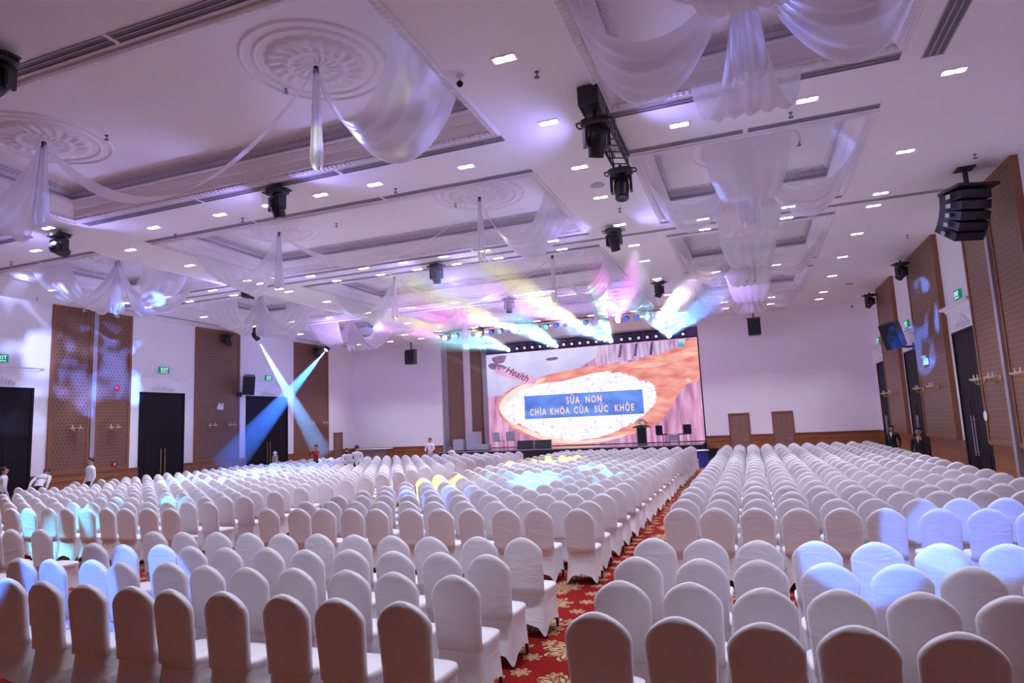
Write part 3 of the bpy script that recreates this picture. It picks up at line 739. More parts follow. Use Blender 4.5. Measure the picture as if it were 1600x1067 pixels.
def hung_speaker(x, y, label):
    e = empty('hanging_speaker', (x, y, CE)); tag(e, label, 'speaker')
    MB().tube((0, 0, 0), (0, 0, -.42), .035).obj('hanging_pole', BLACK, e); MB().box(-.3, .3, -.18, .18, -.46, -.42).obj('top_bracket', BLACK, e)
    c = cab(.56, .5, .74); o = c.obj('cabinet', BLACKP, e); o.location.z = -.86
    MB().box(-.27, .27, -.275, -.25, -.35, .35).obj('grille', GRILL, o)
hung_speaker(.48, 31.5, 'black speaker hanging before the blank right front wall')
hung_speaker(-17.4, 31.5, 'black speaker hanging before the blank left front wall')
def wall_speaker(x, y, z, sgn, label):
    e = empty('wall_speaker', (x, y, z)); tag(e, label, 'speaker')
    MB().path([(0, 0, 0), (sgn*.25, 0, 0), (sgn*.42, 0, .08)], .035).obj('wall_bracket', BLACK, e)
    MB().box(-.03, .03, -.12, .12, -.12, .12).obj('mounting_plate', BLACK, e)
    c = cab(.52, .48, .86); o = c.obj('cabinet', BLACKP, e); o.location = (sgn*.55, 0, .42)
    o.rotation_euler = (radians(18), sgn*radians(4), sgn*radians(40))
    MB().box(-.25, .25, -.255, -.24, -.41, .41).obj('grille', GRILL, o)
wall_speaker(XL+.07, 23.6, 4.15, 1, 'black wall speaker tilted down beside left carved panel')
wall_speaker(XR-.14, 24.2, 4.15, -1, 'black wall speaker tilted down beside right carved panel')

# ================================================================== WALL FITTINGS
def sconce(side, y, label):
    wall = (XL+.07) if side < 0 else (XR-.14); s = 1 if side < 0 else -1
    e = empty('wall_sconce', (wall, y, 2.74)); e.scale = (.8, .8, .8); tag(e, label, 'wall lamp', 'brass twin sconces')
    MB().lathe([(.001, .02), (.07, .015), (.09, 0)], 12, Matrix.Rotation(s*pi/2, 4, 'Y')).obj('back_plate', BRASS, e)
    for q in (-1, 1):
        MB().path([(0, 0, -.03), (s*.10, q*.05, -.14), (s*.20, q*.12, -.10), (s*.22, q*.16, -.02)], .014, 6).obj('arm', BRASS, e)
        cu = MB().lathe([(.02, -.02), (.10, 0), (.13, .035), (.13, .05), (.05, .05)], 12, Matrix.Translation((s*.22, q*.17, 0))).obj('drip_cup', mat('cream_glass', (.75, .60, .42), .35), e, True)
        MB().tube((s*.22, q*.17, .04), (s*.22, q*.17, .16), .016).obj('candle', WHITEP, cu)
for y, n in ((15.83, 'on the nearer lit left panel'), (17.26, 'under the red alarm bell'), (21.87, 'left one on the wide left panel'), (23.0, 'right one on the wide left panel'), (28.63, 'left one on the far left panel'), (29.78, 'right one on the far left panel')):
    sconce(-1, y, 'brass twin-candle wall sconce '+n)
for y, n in ((15.4, 'nearest on the right wall'), (16.95, 'on the near right panel beside the jamb strip'), (17.95, 'below the line array, farther one'), (22.0, 'nearer one under the blue hand-shaped light'), (23.75, 'farther one under the blue hand-shaped light'), (28.0, 'nearer one on the far right panel'), (29.2, 'farther one on the far right panel')):
    sconce(1, y, 'brass twin-candle wall sconce '+n)
def emergency(side, y):
    wall = (XL+.07) if side < 0 else (XR-.14); s = 1 if side < 0 else -1
    e = empty('emergency_light', (wall, y, 3.56)); tag(e, 'white twin emergency light on the %s carved panel' % ('left' if side < 0 else 'right'), 'emergency light')
    a, b = sorted((0, s*.08)); MB().box(a, b, -.16, .16, -.12, .08).obj('battery_box', WHITEP, e)
    for q in (-1, 1): MB().tube((s*.04, q*.09, .13), (s*.12, q*.10, .12), .05, n=10).obj('lamp_head', WHITEP, e)
emergency(-1, 22.4); emergency(1, 22.85)
e = empty('alarm_bell', (XL+.08, 17.44, 4.22)); tag(e, 'round red fire alarm bell on the left carved panel', 'alarm bell'); MB().lathe([(.11, 0), (.11, .03), (.08, .06), (.001, .07)], 16, Matrix.Rotation(pi/2, 4, 'Y')).obj('bell_dome', RED, e, True); MB().tube((0, 0, 0), (.09, 0, 0), .02).obj('striker', RED, e)
e = empty('alarm_call_point', (XL+.08, 17.41, 1.43)); tag(e, 'small red fire call point low on the left panel', 'call point'); MB().box(0, .04, -.06, .06, -.07, .07).obj('housing', RED, e); MB().box(.04, .045, -.03, .03, -.03, .03).obj('glass_button', WHITEP, e)
mb = MB(); mb.lathe([(.12, 0), (.12, .01), (.001, .012)], 20, Matrix.Rotation(-pi/2, 4, 'Y')); o = mb.obj('round_sticker', WHITEP); o.location = (XR-.145, 18.22, 1.9); tag(o, 'round white sign on the edge of the right panel by the door', 'sign')

# ================================================================== STAGE AND SCREEN
st = empty('stage_platform', (-9, 33.7, 0)); tag(st, 'low black stage platform under the big screen', 'stage')
def deck_poly(g, z0, z1): return MB().loops([[(x, y, z) for x, y in ((-7.05, -1.8+g), (6.72-g, -1.8+g), (6.72-g, 1.76), (-5.45, 1.76), (-7.05, -.66))] for z in (z0, z1)])
deck_poly(0, .84, .90).obj('deck', STAGETOP, st)
deck_poly(.04, 0, .84).obj('fascia', STAGEB, st)
MB().box(-7.05, 6.72, -1.83, -1.8, .86, .89).obj('edge_strip', STEEL, st)
for k in range(3):
    MB().box(6.82, 7.42, -1.79+.28*k, -1.51+.28*k, 0, .22+.22*k).obj('step', STAGEB, st)
# LED wall: local u to the right, v up
SX0, SW, SZ0, SH, SY = -14.56, 12.20, .915, 5.465, 35.5
def led(name, c1, c2, scale, es=1., stretch=(1, 1, 1), stripes=True, stops=(.35, .65)):
    m = bpy.data.materials.new(name); m.use_nodes = True; b = B(m); b.inputs['Base Color'].default_value = (.02, .02, .02, 1); b.inputs['Roughness'].default_value = .5
    tc = N(m, 'ShaderNodeTexCoord'); mp = N(m, 'ShaderNodeMapping'); mp.inputs['Scale'].default_value = stretch; L(m, tc.outputs['Object'], mp.inputs[0])
    nz = N(m, 'ShaderNodeTexNoise'); nz.inputs['Scale'].default_value = scale; nz.inputs['Detail'].default_value = 4; L(m, mp.outputs[0], nz.inputs['Vector'])
    c = ramp(m, nz.outputs[0], [(stops[0], c1), (stops[1], c2)])
    sp_ = N(m, 'ShaderNodeSeparateXYZ'); L(m, tc.outputs['Object'], sp_.inputs[0])
    st_ = mth(m, 'MULTIPLY_ADD', mth(m, 'SINE', mth(m, 'MULTIPLY', sp_.outputs[2], 2*pi/.115)), .12, .95)
    L(m, c, b.inputs['Emission Color']); L(m, mth(m, 'MULTIPLY', st_, es), b.inputs['Emission Strength']); return m
scr = empty('led_screen', (SX0, SY, SZ0+.015)); tag(scr, 'large glowing LED wall showing a wooden spoon of white powder', 'screen')
MB().box(-.06, SW+.10, -.02, .10, -.03, SH+.06).obj('frame', BLACK, scr)
def flat(name, pts, mt, layer, jag=0, parent=scr, seg=1):
    P = []
    for (a, b), (c, d) in zip(pts, pts[1:]+pts[:1]):
        n = max(1, seg)
        for k in range(n):
            t = k/n; u, v = a+(c-a)*t, b+(d-b)*t
            if jag: u += random.uniform(-jag, jag)*.5; v += random.uniform(-jag, jag)
            P.append((min(max(u, 0), 1)*SW, -.022-.004*layer, min(max(v, 0), 1)*SH))
    bm = bmesh.new(); vs = [bm.verts.new(p) for p in P]; fc = bm.faces.new(vs); bmesh.ops.triangulate(bm, faces=[fc]); bmesh.ops.recalc_face_normals(bm, faces=bm.faces)
    me = bpy.data.meshes.new(name); bm.to_mesh(me); bm.free(); me.materials.append(mt); return link(name, me, parent)
def smooth_poly(pts, n=5):
    out = []; k = len(pts)
    for i in range(k):
        p0, p1, p2, p3 = [pts[(i+j-1) % k] for j in range(4)]
        for s in range(n):
            t = s/n
            out.append(tuple(.5*((2*p1[a])+(-p0[a]+p2[a])*t+(2*p0[a]-5*p1[a]+4*p2[a]-p3[a])*t*t+(-p0[a]+3*p1[a]-3*p2[a]+p3[a])*t**3) for a in (0, 1)))
    return out
pic = flat('picture', [(0, 0), (1, 0), (1, 1), (0, 1)], led('led_pink_wood', (.30, .09, .22), (.78, .40, .66), .9, 1.05, (3.2, 1, .45), stops=(.32, .62)), 0)
flat('cloth_area', [(0, 1), (.561, .995), (.542, .872), (.464, .786), (.354, .736), (.192, .591), (.093, .549), (0, .548)], led('led_cloth', (.50, .48, .80), (.72, .68, .95), .5, 1.0), 1, parent=pic)
flat('pale_boards', [(.561, .995), (1, .994), (.996, .887), (.833, .866), (.6, .796), (.541, .839)], led('led_boards', (.36, .2, .42), (.80, .62, .86), 1.1, 1.0, (4, 1, .4)), 1, parent=pic)
for u in (.66, .73, .80, .955): flat('board_gap', [(u, .99), (u+.012, .99), (u+.002, .86), (u-.010, .86)], led('led_dark_gap%d' % int(u*100), (.10, .04, .16), (.22, .1, .3), 2, .8), 2, parent=pic)
spoon = [(.047, .404), (.059, .505), (.111, .602), (.194, .672), (.323, .741), (.479, .783), (.6, .796), (.703, .805), (.775, .832), (.847, .87), (.919, .927), (1.0, .981), (1, .606), (.947, .551), (.903, .463), (.871, .342), (.826, .222), (.753, .135), (.68, .078), (.577, .023), (.427, .0), (.305, .017), (.181, .119), (.087, .263)]
sp_o = flat('spoon_area', smooth_poly(spoon), led('led_spoon', (.62, .16, .15), (.92, .42, .34), 1.2, 1.1, (.7, 1, 2.0)), 3, parent=pic)
rim = [(c[0]*.94+.03, c[1]*.9+.04) for c in spoon[:4]]
flat('spoon_rim_area', smooth_poly([(.06, .40), (.075, .5), (.13, .6), (.21, .665), (.3, .70), (.22, .60), (.14, .52), (.095, .4), (.13, .26), (.21, .16), (.32, .08), (.45, .045), (.6, .065), (.66, .09), (.64, .06), (.5, .01), (.33, .03), (.2, .125), (.1, .27)]), led('led_spoon_rim', (.95, .55, .50), (1., .75, .72), 1.2, 1.15), 4, parent=pic)
rice = [(.08, .4), (.125, .497), (.175, .579), (.257, .629), (.305, .643), (.383, .651), (.476, .684), (.583, .721), (.67, .687), (.74, .612), (.795, .572), (.806, .476), (.795, .382), (.758, .292), (.698, .203), (.609, .116), (.489, .055), (.398, .05), (.276, .111), (.167, .221), (.104, .295)]
flat('powder_area', smooth_poly(rice, 4), led('led_powder', (.66, .55, .82), (.95, .92, 1.04), 4.0, 1.05, stops=(.30, .45)), 5, .012, parent=pic, seg=3)
flat('spoon_grain_area', smooth_poly([(.72, .76), (.80, .79), (.90, .86), (1, .92), (1, .84), (.9, .78), (.80, .735)], 4), led('led_handle', (.80, .30, .24), (1., .55, .45), 1.5, 1.0, (.6, 1, 3)), 6, parent=pic)
# cups, tag
DK = led('led_dark_cup', (.16, .10, .22), (.30, .18, .34), 2, .9)
flat('cup_area', smooth_poly([(.035, .965), (.102, .977), (.098, .925), (.085, .90), (.047, .90)]), DK, 6, parent=pic)
flat('saucer_area', smooth_poly([(.010, .888), (.04, .905), (.10, .86), (.106, .835), (.049, .828), (.02, .85)]), DK, 7, parent=pic)
flat('small_dish_area', smooth_poly([(.31, .91), (.36, .915), (.36, .89), (.315, .885)]), DK, 6, parent=pic)
tg = flat('paper_tag_area', smooth_poly([(.049, .835), (.076, .863), (.243, .725), (.251, .67), (.219, .655), (.058, .782)], 3), led('led_tag', (.70, .35, .62), (.82, .48, .72), 1, 1.), 7, parent=pic)
BAN = led('led_banner', (.08, .16, .62), (.16, .34, .95), .7, 1.0, (1, 1, 2))
bn = flat('banner_area', [(.189, .525), (.748, .523), (.749, .282), (.188, .283)], BAN, 8, parent=pic)
def screen_text(body, u, v, size, col, es, rot=0, sp_x=1., shear=0, bold=.0, depth=9, name='screen_text', xs_=1.):
    cu = bpy.data.curves.new(name, 'FONT'); cu.body = body; cu.size = size; cu.align_x = 'CENTER'; cu.align_y = 'CENTER'; cu.space_character = sp_x; cu.shear = shear; cu.offset = bold; cu.fill_mode = 'FRONT'; 
    cu.materials.append(mat('led_text_%s' % name+str(col[0]), (.02, .02, .02), .5, emit=col, es=es))
    return text_mesh(cu, name, pic, (u*SW, -.022-.004*depth, v*SH), (pi/2, -rot, 0), (xs_, 1, 1))
GOLD = (1., .62, .42)
for wd, u in (('S\u1eeeA', .426), ('NON', .524)): screen_text(wd, u, .452, .52, GOLD, 1.1, 0, 1.35, 0, .012, xs_=.66)
for wd, u in (('CH\u00ccA', .254), ('KH\u00d3A', .360), ('C\u1ee6A', .463), ('S\u1ee8C', .557), ('KH\u1eceE', .662)): screen_text(wd, u, .348, .52, GOLD, 1.1, 0, 1.32, 0, .012, xs_=.66)
screen_text('Health', .158, .765, .56, (.10, .03, .12), .8, -radians(27), 1.0, .25, .006, 10)
lg = flat('blue_drop_logo', smooth_poly([(.915, .93), (.922, .958), (.935, .955), (.94, .94), (.945, .93), (.935, .915), (.92, .915)], 3), mat('led_logo_blue', (.02, .02, .02), .5, emit=(.05, .35, .8), es=1), 8, parent=pic)
flat('green_leaf_logo', smooth_poly([(.922, .945), (.935, .975), (.940, .955), (.93, .94)], 3), mat('led_logo_green', (.02, .02, .02), .5, emit=(.1, .6, .35), es=1), 9, parent=pic)
# lectern with flowers
e = empty('lectern', (-5.40, 34.0, .90)); tag(e, 'dark slim lectern on stage before the screen', 'lectern')
MB().box(-.22, .22, -.18, .18, .03, .88).obj('column', TROUS, e); MB().box(-.30, .30, -.24, .24, 0, .03).obj('base', STEEL, e); MB().box(-.28, .28, -.22, .22, .88, .92).obj('top', TROUS, e)
for s in (-1, 1): MB().tube((s*.27, -.2, .03), (s*.27, -.2, .88), .012).obj('side_rail', STEEL, e)
fl = empty('flower_arrangement', (-5.40, 34.0, 1.82)); tag(fl, 'white and green flower arrangement on the lectern', 'flowers')
mb = MB(); g = MB()
for k in range(46):
    a = random.uniform(0, 2*pi); r = random.uniform(.03, .34); z = .30*(1-(r/.36)**2)+random.uniform(0, .04)
    mb.lathe([(.001, .05), (.035, .035), (.045, 0), (.02, -.03), (.001, -.03)], 6, Matrix.Translation((r*cos(a), r*.7*sin(a), z+.04)))
for k in range(90):
    a = random.uniform(0, 2*pi); r = random.uniform(.15, .5)
    p = Vector((r*cos(a), r*.7*sin(a), .08-.3*(r-.2))); d = Vector((cos(a), .7*sin(a), -.6)); s_ = Vector((-sin(a), cos(a), 0))*.03
    i = [g.vert(q) for q in (p, p+d*.09+s_, p+d*.2, p+d*.09-s_)]; g.face(*i)
tag(mb.obj('blossoms', FLOWER, fl), kind='stuff'); tag(g.obj('foliage', LEAF, fl), kind='stuff')
# small table with chairs near the lectern
def small_chair(x, y, rz, mt, lab, z=.9):
    e = empty('stage_chair', (x, y, z), rz); tag(e, lab, 'chair')
    MB().box(-.24, .24, -.22, .22, .42, .47).obj('seat', mt, e); MB().box(-.24, .24, .20, .25, .47, .92).obj('backrest', mt, e)
    for sx in (-.21, .21):
        for sy_ in (-.19, .19): MB().tube((sx, sy_, 0), (sx, sy_, .42), .016).obj('leg', STEEL, e)
small_chair(-4.35, 34.1, 2.4, BLACKP, 'black armchair left of the small stage table'); small_chair(-3.25, 34.1, -2.4, BLACKP, 'black armchair right of the small stage table')
e = empty('side_table', (-3.8, 34.0, .9)); tag(e, 'small silver table between two black stage chairs', 'table'); MB().box(-.26, .26, -.2, .2, .44, .47).obj('table_top', WHITEP, e); MB().box(-.2, .2, -.15, .15, .12, .42).obj('shelf_box', GREYBOX, e)
for sx in (-.24, .24):
    for sy_ in (-.18, .18): MB().tube((sx, sy_, 0), (sx, sy_, .44), .014).obj('leg', STEEL, e)
small_chair(-13.1, 33.3, 2.8, GREYBOX, 'silver folding chair on the left end of the stage')
small_chair(-12.6, 33.9, 3.3, GREYBOX, 'second silver folding chair behind it on the left stage end')
for x, y, sx, sy_, h, lab in ((-14.6, 33.3, .35, .3, 1.0, 'tall grey flight case at the left end of the stage'), (-15.3, 33.0, .3, .3, .62, 'white equipment box by the grey column'), (-13.9, 33.0, .35, .3, .3, 'low white equipment box on the left stage edge')):
    e = empty('flight_case', (x, y, .9)); tag(e, lab, 'case'); MB().box(-sx, sx, -sy_, sy_, .03, h).obj('body', GREYBOX, e); MB().box(-sx-.01, sx+.01, -sy_-.01, sy_+.01, h*.6, h*.6+.03).obj('lid_seam', STEEL, e); MB().box(-sx, sx, -sy_, sy_, 0, .03).obj('base', BLACK, e)
def monitor(x, lab):
    e = empty('stage_monitor', (x, 33.4, .9), .2); tag(e, lab, 'speaker'); mb = MB(); mb.loops([[(sx, -.22, 0), (sx, .22, 0), (sx, .22, .42), (sx, -.02, .42)] for sx in (-.45, .45)]); mb.obj('cabinet', mat('blue_black', (.02, .02, .07), .4), e)
    g = MB(); g.loops([[(sx, -.225, .01), (sx, -.03, .41), (sx, -.045, .415), (sx, -.235, .02)] for sx in (-.42, .42)]); g.obj('grille', GRILL, e)
monitor(-11.6, 'wedge monitor speaker on the left part of the stage'); monitor(-10.6, 'second wedge monitor beside it on the stage')
e = empty('cocktail_table', (-2.15, 29.3, 0)); tag(e, 'small table with blue cloth at the right end of the stage front', 'table')
MB().lathe([(.30, .02), (.26, .5), (.28, .72)], 18).obj('table_skirt', mat('blue_cloth', (.03, .05, .28), .8), e, True); MB().lathe([(.001, .75), (.32, .75), (.32, .72), (.001, .72)], 18).obj('table_top', WHITEP, e)

# ================================================================== BANQUET CHAIRS
def back_half(z):            # half width of the covered back at height z
    if z < .85: return .197+.018*((z-.45)/.40)
    t = (z-.85)/.170
    return .215*max(0., 1-t**1.6)**.64
def chair_parts():
    """origin on the floor under the seat centre; faces +Y, back towards -Y"""
    bk = MB(); n = 20; rings = []
    zs = [.42, .50, .60, .72, .80, .85, .88, .91, .935, .957, .977, .994, 1.008, 1.016]
    for k, z in enumerate(zs):
        hw = back_half(z) if z < 1.016 else .02; yb = -.205-.125*(z-.42)
        th = .034 if k < len(zs)-3 else .034*(1-.22*(k-len(zs)+4))
        if k == 0: th = .045
        ring = []
        for i in range(n):
            a = 2*pi*i/n; c, s = cos(a), sin(a)
            x = hw*(abs(c)**.35)*(1 if c > 0 else -1 if c < 0 else 0); y = th*(abs(s)**.6)*(1 if s > 0 else -1 if s < 0 else 0)
            ring.append((x, yb+y+.018*(x/.2)**2, z))
        rings.append(ring)
    bk.loops(rings)
    st_ = MB(); n = 24
    def seat_ring(k, z):
        r = []
        for i in range(n):
            a = 2*pi*i/n; c, s = cos(a), sin(a); e_ = .42
            x = .215*k*(abs(c)**e_)*(1 if c > 0 else -1); y = .215*k*(abs(s)**e_)*(1 if s > 0 else -1)
            if y > 0: x *= 1.03
            r.append((x, y+.0, z))
        return r
    st_.loops([seat_ring(1.0, .425), seat_ring(1.02, .45), seat_ring(1.0, .468), seat_ring(.93, .478), seat_ring(.5, .482)], False, True)
    sk = MB(); rings = []
    m_ = 32
    for lv in range(6):
        t = lv/5; ring = []
        for i in range(m_):
            a = 2*pi*i/m_; c, s = cos(a), sin(a); e_ = .42
            x0_ = .213*(abs(c)**e_)*(1 if c > 0 else -1 if c < 0 else 0); y0_ = .213*(abs(s)**e_)*(1 if s > 0 else -1 if s < 0 else 0)
            e2 = .30
            x1_ = .225*(abs(c)**e2)*(1 if c > 0 else -1 if c < 0 else 0); y1_ = (.235 if s > 0 else .262)*(abs(s)**e2)*(1 if s > 0 else -1 if s < 0 else 0)
            corner = (abs(sin(2*a)))**1.3
            hem = .02+.125*(1-corner)
            pull = .028*(1-corner)*sin(pi*min(t*1.1, 1))
            z = .455*(1-t)+hem*t
            q = t**1.15
            x, y = x0_*(1-q)+x1_*q, y0_*(1-q)+y1_*q
            ln = math.hypot(x, y); x -= x/ln*pull; y -= y/ln*pull
            ring.append((x, y, z))
        rings.append(ring)
    sk.loops(rings, False, False)
    legs = []
    for sx in (-1, 1):
        for sy_ in (-1, 1):
            l = MB(); l.tube((sx*.16, sy_*.16, .43), (sx*.192, (.20 if sy_ > 0 else -.225), .0), .012, .014, 6); legs.append(l)
    return bk, st_, sk, legs
LEGM = mat('chair_leg_metal', (.10, .06, .04), .4, .6)
bk, se, sk, legs = chair_parts()
me_back, me_seat, me_skirt = bk.mesh('back_cover', SPANDEX, True), se.mesh('seat_cover', SPANDEX, True), sk.mesh('skirt_cover', SPANDEX, True)
me_legs = [l.mesh('leg', LEGM, True) for l in legs]
def merge(mbs):
    o = MB()
    for b, mi in mbs:
        k = len(o.v); o.v += b.v; o.f += [tuple(i+k for i in f) for f in b.f]; o.m += [mi]*len(b.f)
    return o
one = merge([(bk, 0), (se, 0), (sk, 0)])
me_one = one.mesh('covered_chair', [SPANDEX, LEGM], True)
# seating plan
blocks = []
xr = [-1.02+.492*k for k in range(11)]; xm = [-2.40-.516*k for k in range(11)]; xt = [-9.78-.515*k for k in range(22)]
rr = [8.88, 9.84]+[9.84+.868*k for k in range(1, 21)]
rm = [8.80, 9.70, 10.63]+[10.63+.868*k for k in range(1, 20)]
front_r, front_m = [4.13, 4.93, 5.77, 6.67], [4.10, 4.90, 5.74, 6.58]
plan = []
def add_block(xs_, rows, blk, side):
    for ri, y in enumerate(rows):
        for k, x in enumerate(xs_): plan.append((x, y, blk, ri, k, side))
add_block(xr, front_r, 'front right block', 'aisle'); add_block(xr, rr, 'rear right block', 'aisle')
add_block(xm, front_m, 'front middle block', 'aisle'); add_block(xm, rm, 'rear middle block', 'aisle')
add_block(xt, front_m, 'front left block', 'left aisle'); add_block(xt, rm, 'rear left block', 'left aisle')
PEOPLE = [(-20.1, 12.5), (-20.95, 14.0), (-20.6, 14.4), (-20.4, 14.6), (-19.7, 12.7), (-20.1, 12.9), (-20.6, 14.1), (-20.0, 15.0), (-18.6, 24.6), (-15.85, 23.0), (-14.95, 22.4), (-20.6, 24.3)]
seats = []
for x, y, blk, ri, k, side in plan:
    p = px((x, y, 1.02)); 
    if not (-45 < p[0] < 1650 and p[1] < 1075): continue
    if any(abs(x-a) < .48 and abs(y+.28-b) < .48 for a, b in PEOPLE): continue
    jx, jy, jr = random.gauss(0, .014), random.gauss(0, .018), random.gauss(0, .035)
    seats.append((math.dist((x, y), (0, 0)), x+jx, y+.28+jy, jr, blk, ri, k, side))
seats.sort()
protoA = empty('banquet_chair')
for nm, me in (('back_cover', me_back), ('seat_cover', me_seat), ('skirt_cover', me_skirt)): link(nm, me, protoA)
for me in me_legs: link('leg', me, protoA)
protoB = link('banquet_chair', me_one)
usedA = usedB = False; stuff = MB(); NA, NI = 130, 300
rowname = {'front': ['back row', 'second row from the back', 'third row from the back', 'row before the cross gap'], }
for i, (d, x, y, jr, blk, ri, k, side) in enumerate(seats):
    if i < NI:
        if i < NA: o = copy_tree(protoA) if usedA else protoA; usedA = True
        else: o = copy_tree(protoB) if usedB else protoB; usedB = True
        o.location = (x, y, 0); o.rotation_euler = (0, 0, jr)
        lab = 'white covered chair, %s row of the %s, %s seat from the %s' % (ORD[ri+1], blk, ORD[k+1], 'red aisle' if side == 'aisle' else 'left aisle')
        tag(o, lab, 'chair', 'white covered chairs, '+blk)
    else:
        c, s = cos(jr), sin(jr); b = len(stuff.v)
        stuff.v += [(x+c*vx-s*vy, y+s*vx+c*vy, vz) for vx, vy, vz in one.v]; stuff.f += [tuple(q+b for q in f) for f in one.f]; stuff.m += one.m
o = stuff.obj('distant_banquet_chairs', [SPANDEX, LEGM], None, True)
tag(o, 'hundreds of white covered banquet chairs in far rows reaching the stage', 'chairs', None, 'stuff')

# ================================================================== PEOPLE
def person(loc, rz, height, top, bottom, label, pose='stand', hair='short', scarf=False, sleeves=None):
    """skeleton grown with a skin modifier; joints in metres for a 1.70 m figure"""
    S = height/1.70
    J = {}
    def j(n, x, y, z, r, r2_=None): J[n] = (Vector((x, y, z)), r, r2_ or r)
    lean = 0.
    j('pelvis', 0, 0, .93, .135, .10); j('waist', 0, 0, 1.06, .125, .085); j('chest', 0, 0, 1.25, .165, .105); j('upper', 0, 0, 1.37, .15, .09); j('neck', 0, -.005, 1.46, .05); j('neck2', 0, .0, 1.51, .048)
    for s, t in ((-1, 'l'), (1, 'r')):
        j('hip'+t, s*.09, 0, .87, .085); j('knee'+t, s*.10, .02, .48, .058); j('ankle'+t, s*.10, -.01, .09, .040); j('toe'+t, s*.12, .15, .035, .035)
        j('sho'+t, s*.19, 0, 1.375, .066); j('elb'+t, s*.25, -.02, 1.11, .047); j('wri'+t, s*.24, .08, .88, .026); j('palm'+t, s*.24, .11, .82, .030, .016)
    if pose == 'arms_front':
        for s, t in ((-1, 'l'), (1, 'r')): j('elb'+t, s*.24, .06, 1.13, .042); j('wri'+t, s*.10, .28, 1.08, .027); j('palm'+t, s*.05, .34, 1.09, .03, .016)
    if pose == 'hands_face':
        for s, t in ((-1, 'l'), (1, 'r')): j('elb'+t, s*.27, .16, 1.22, .042); j('wri'+t, s*.12, .20, 1.44, .027); j('palm'+t, s*.08, .18, 1.52, .03, .016)
    if pose == 'hand_chin':
        j('elbl', -.28, .08, 1.14, .042); j('wril', -.12, .17, 1.36, .027); j('palml', -.07, .17, 1.43, .03, .016)
    if pose == 'reach':
        for s, t in ((-1, 'l'), (1, 'r')): j('elb'+t, s*.23, .22, 1.20, .042); j('wri'+t, s*.20, .44, 1.08, .027); j('palm'+t, s*.20, .52, 1.05, .03, .016)
    bones = [('pelvis', 'waist'), ('waist', 'chest'), ('chest', 'upper'), ('upper', 'neck'), ('neck', 'neck2')]
    for t in 'lr':
        bones += [('pelvis', 'hip'+t), ('hip'+t, 'knee'+t), ('knee'+t, 'ankle'+t), ('ankle'+t, 'toe'+t), ('upper', 'sho'+t), ('sho'+t, 'elb'+t), ('elb'+t, 'wri'+t), ('wri'+t, 'palm'+t)]
        pw, pp = J['wri'+t][0], J['palm'+t][0]; d = (pp-pw).normalized(); sd = d.cross(Vector((0, 1, .2))).normalized()
        for q in range(4):
            a, b = 'f%d%s' % (q, t), 'g%d%s' % (q, t); ln = (.035, .042, .040, .030)[q]
            J[a] = (pp+d*.02+sd*(q-1.5)*.018, .0085, .0085); J[b] = (J[a][0]+d*ln+Vector((0, .008, 0)), .007, .007); bones += [('palm'+t, a), (a, b)]
        sg = 1 if t == 'l' else -1
        J['th'+t] = (pw.lerp(pp, .6)+sd*sg*.035+d*.01, .0095, .0095); J['ti'+t] = (J['th'+t][0]+d*.03+sd*sg*.01, .008, .008); bones += [('wri'+t, 'th'+t), ('th'+t, 'ti'+t)]
    # head chain
    j('jaw', 0, .025, 1.53, .070, .080); j('mid', 0, .008, 1.595, .084, .10); j('crown', 0, -.005, 1.645, .076, .09)
    bones += [('neck2', 'jaw'), ('jaw', 'mid'), ('mid', 'crown')]
    if pose in ('bend', 'sit'):
        piv = Vector((0, 0, .93)); A = Matrix.Rotation(radians(-48 if pose == 'bend' else -12), 4, 'X')
        for n in J:
            if n[:3] not in ('hip', 'kne', 'ank', 'toe') and n != 'pelvis': v = J[n]; J[n] = (piv+A @ (v[0]-piv), v[1], v[2])
    if pose == 'sit':
        for s, t in ((-1, 'l'), (1, 'r')): j('knee'+t, s*.12, .42, .90, .06); j('ankle'+t, s*.12, .44, .46, .042); j('toe'+t, s*.13, .58, .42, .035)
        for n in J: J[n] = (J[n][0]-Vector((0, 0, .40)), J[n][1], J[n][2])
    names = list(J); idx = {n: i for i, n in enumerate(names)}
    me = bpy.data.meshes.new('body'); me.from_pydata([tuple(J[n][0]*S) for n in names], [(idx[a], idx[b]) for a, b in bones], [])
    tmp = bpy.data.objects.new('tmp_body', me); COL.objects.link(tmp)
    sm = tmp.modifiers.new('s', 'SKIN'); tmp.modifiers.new('u', 'SUBSURF').levels = 1
    for i, n in enumerate(names):
        v = me.skin_vertices[0].data[i]; v.radius = (J[n][1]*S, J[n][2]*S); v.use_root = (n == 'pelvis')
    dg = bpy.context.evaluated_depsgraph_get(); ev = tmp.evaluated_get(dg); nm = bpy.data.meshes.new_from_object(ev)
    bpy.data.objects.remove(tmp)
    slv = sleeves or top
    for m_ in (SKIN, top, bottom, SHOE, slv): nm.materials.append(m_)
    def cls(a, b):
        k = {a, b}; tt = ' '.join(k)
        if 'toe' in tt: return 3
        if any(s_ in tt for s_ in ('knee', 'ankle', 'hip')): return 2
        if any(s_ in tt for s_ in ('palm', 'neck2', 'jaw', 'mid', 'crown')) or a[0] in 'fg' or b[0] in 'fg' or a[:2] in ('th', 'ti') or b[:2] in ('th', 'ti'): return 0
        if 'wri' in tt: return 4
        return 1
    segs = [(J[a][0]*S, J[b][0]*S, cls(a, b)) for a, b in bones]
    for p in nm.polygons:
        c = p.center; best = 9; bc = 0
        for a, b, k in segs:
            ab = b-a; t = max(0, min(1, (c-a).dot(ab)/max(ab.length_squared, 1e-9))); dd = (c-a-ab*t).length
            if dd < best: best, bc = dd, k
        p.material_index = bc; p.use_smooth = True
    e = empty('person', loc, rz); tag(e, label, 'person'); body = link('body', nm, e)
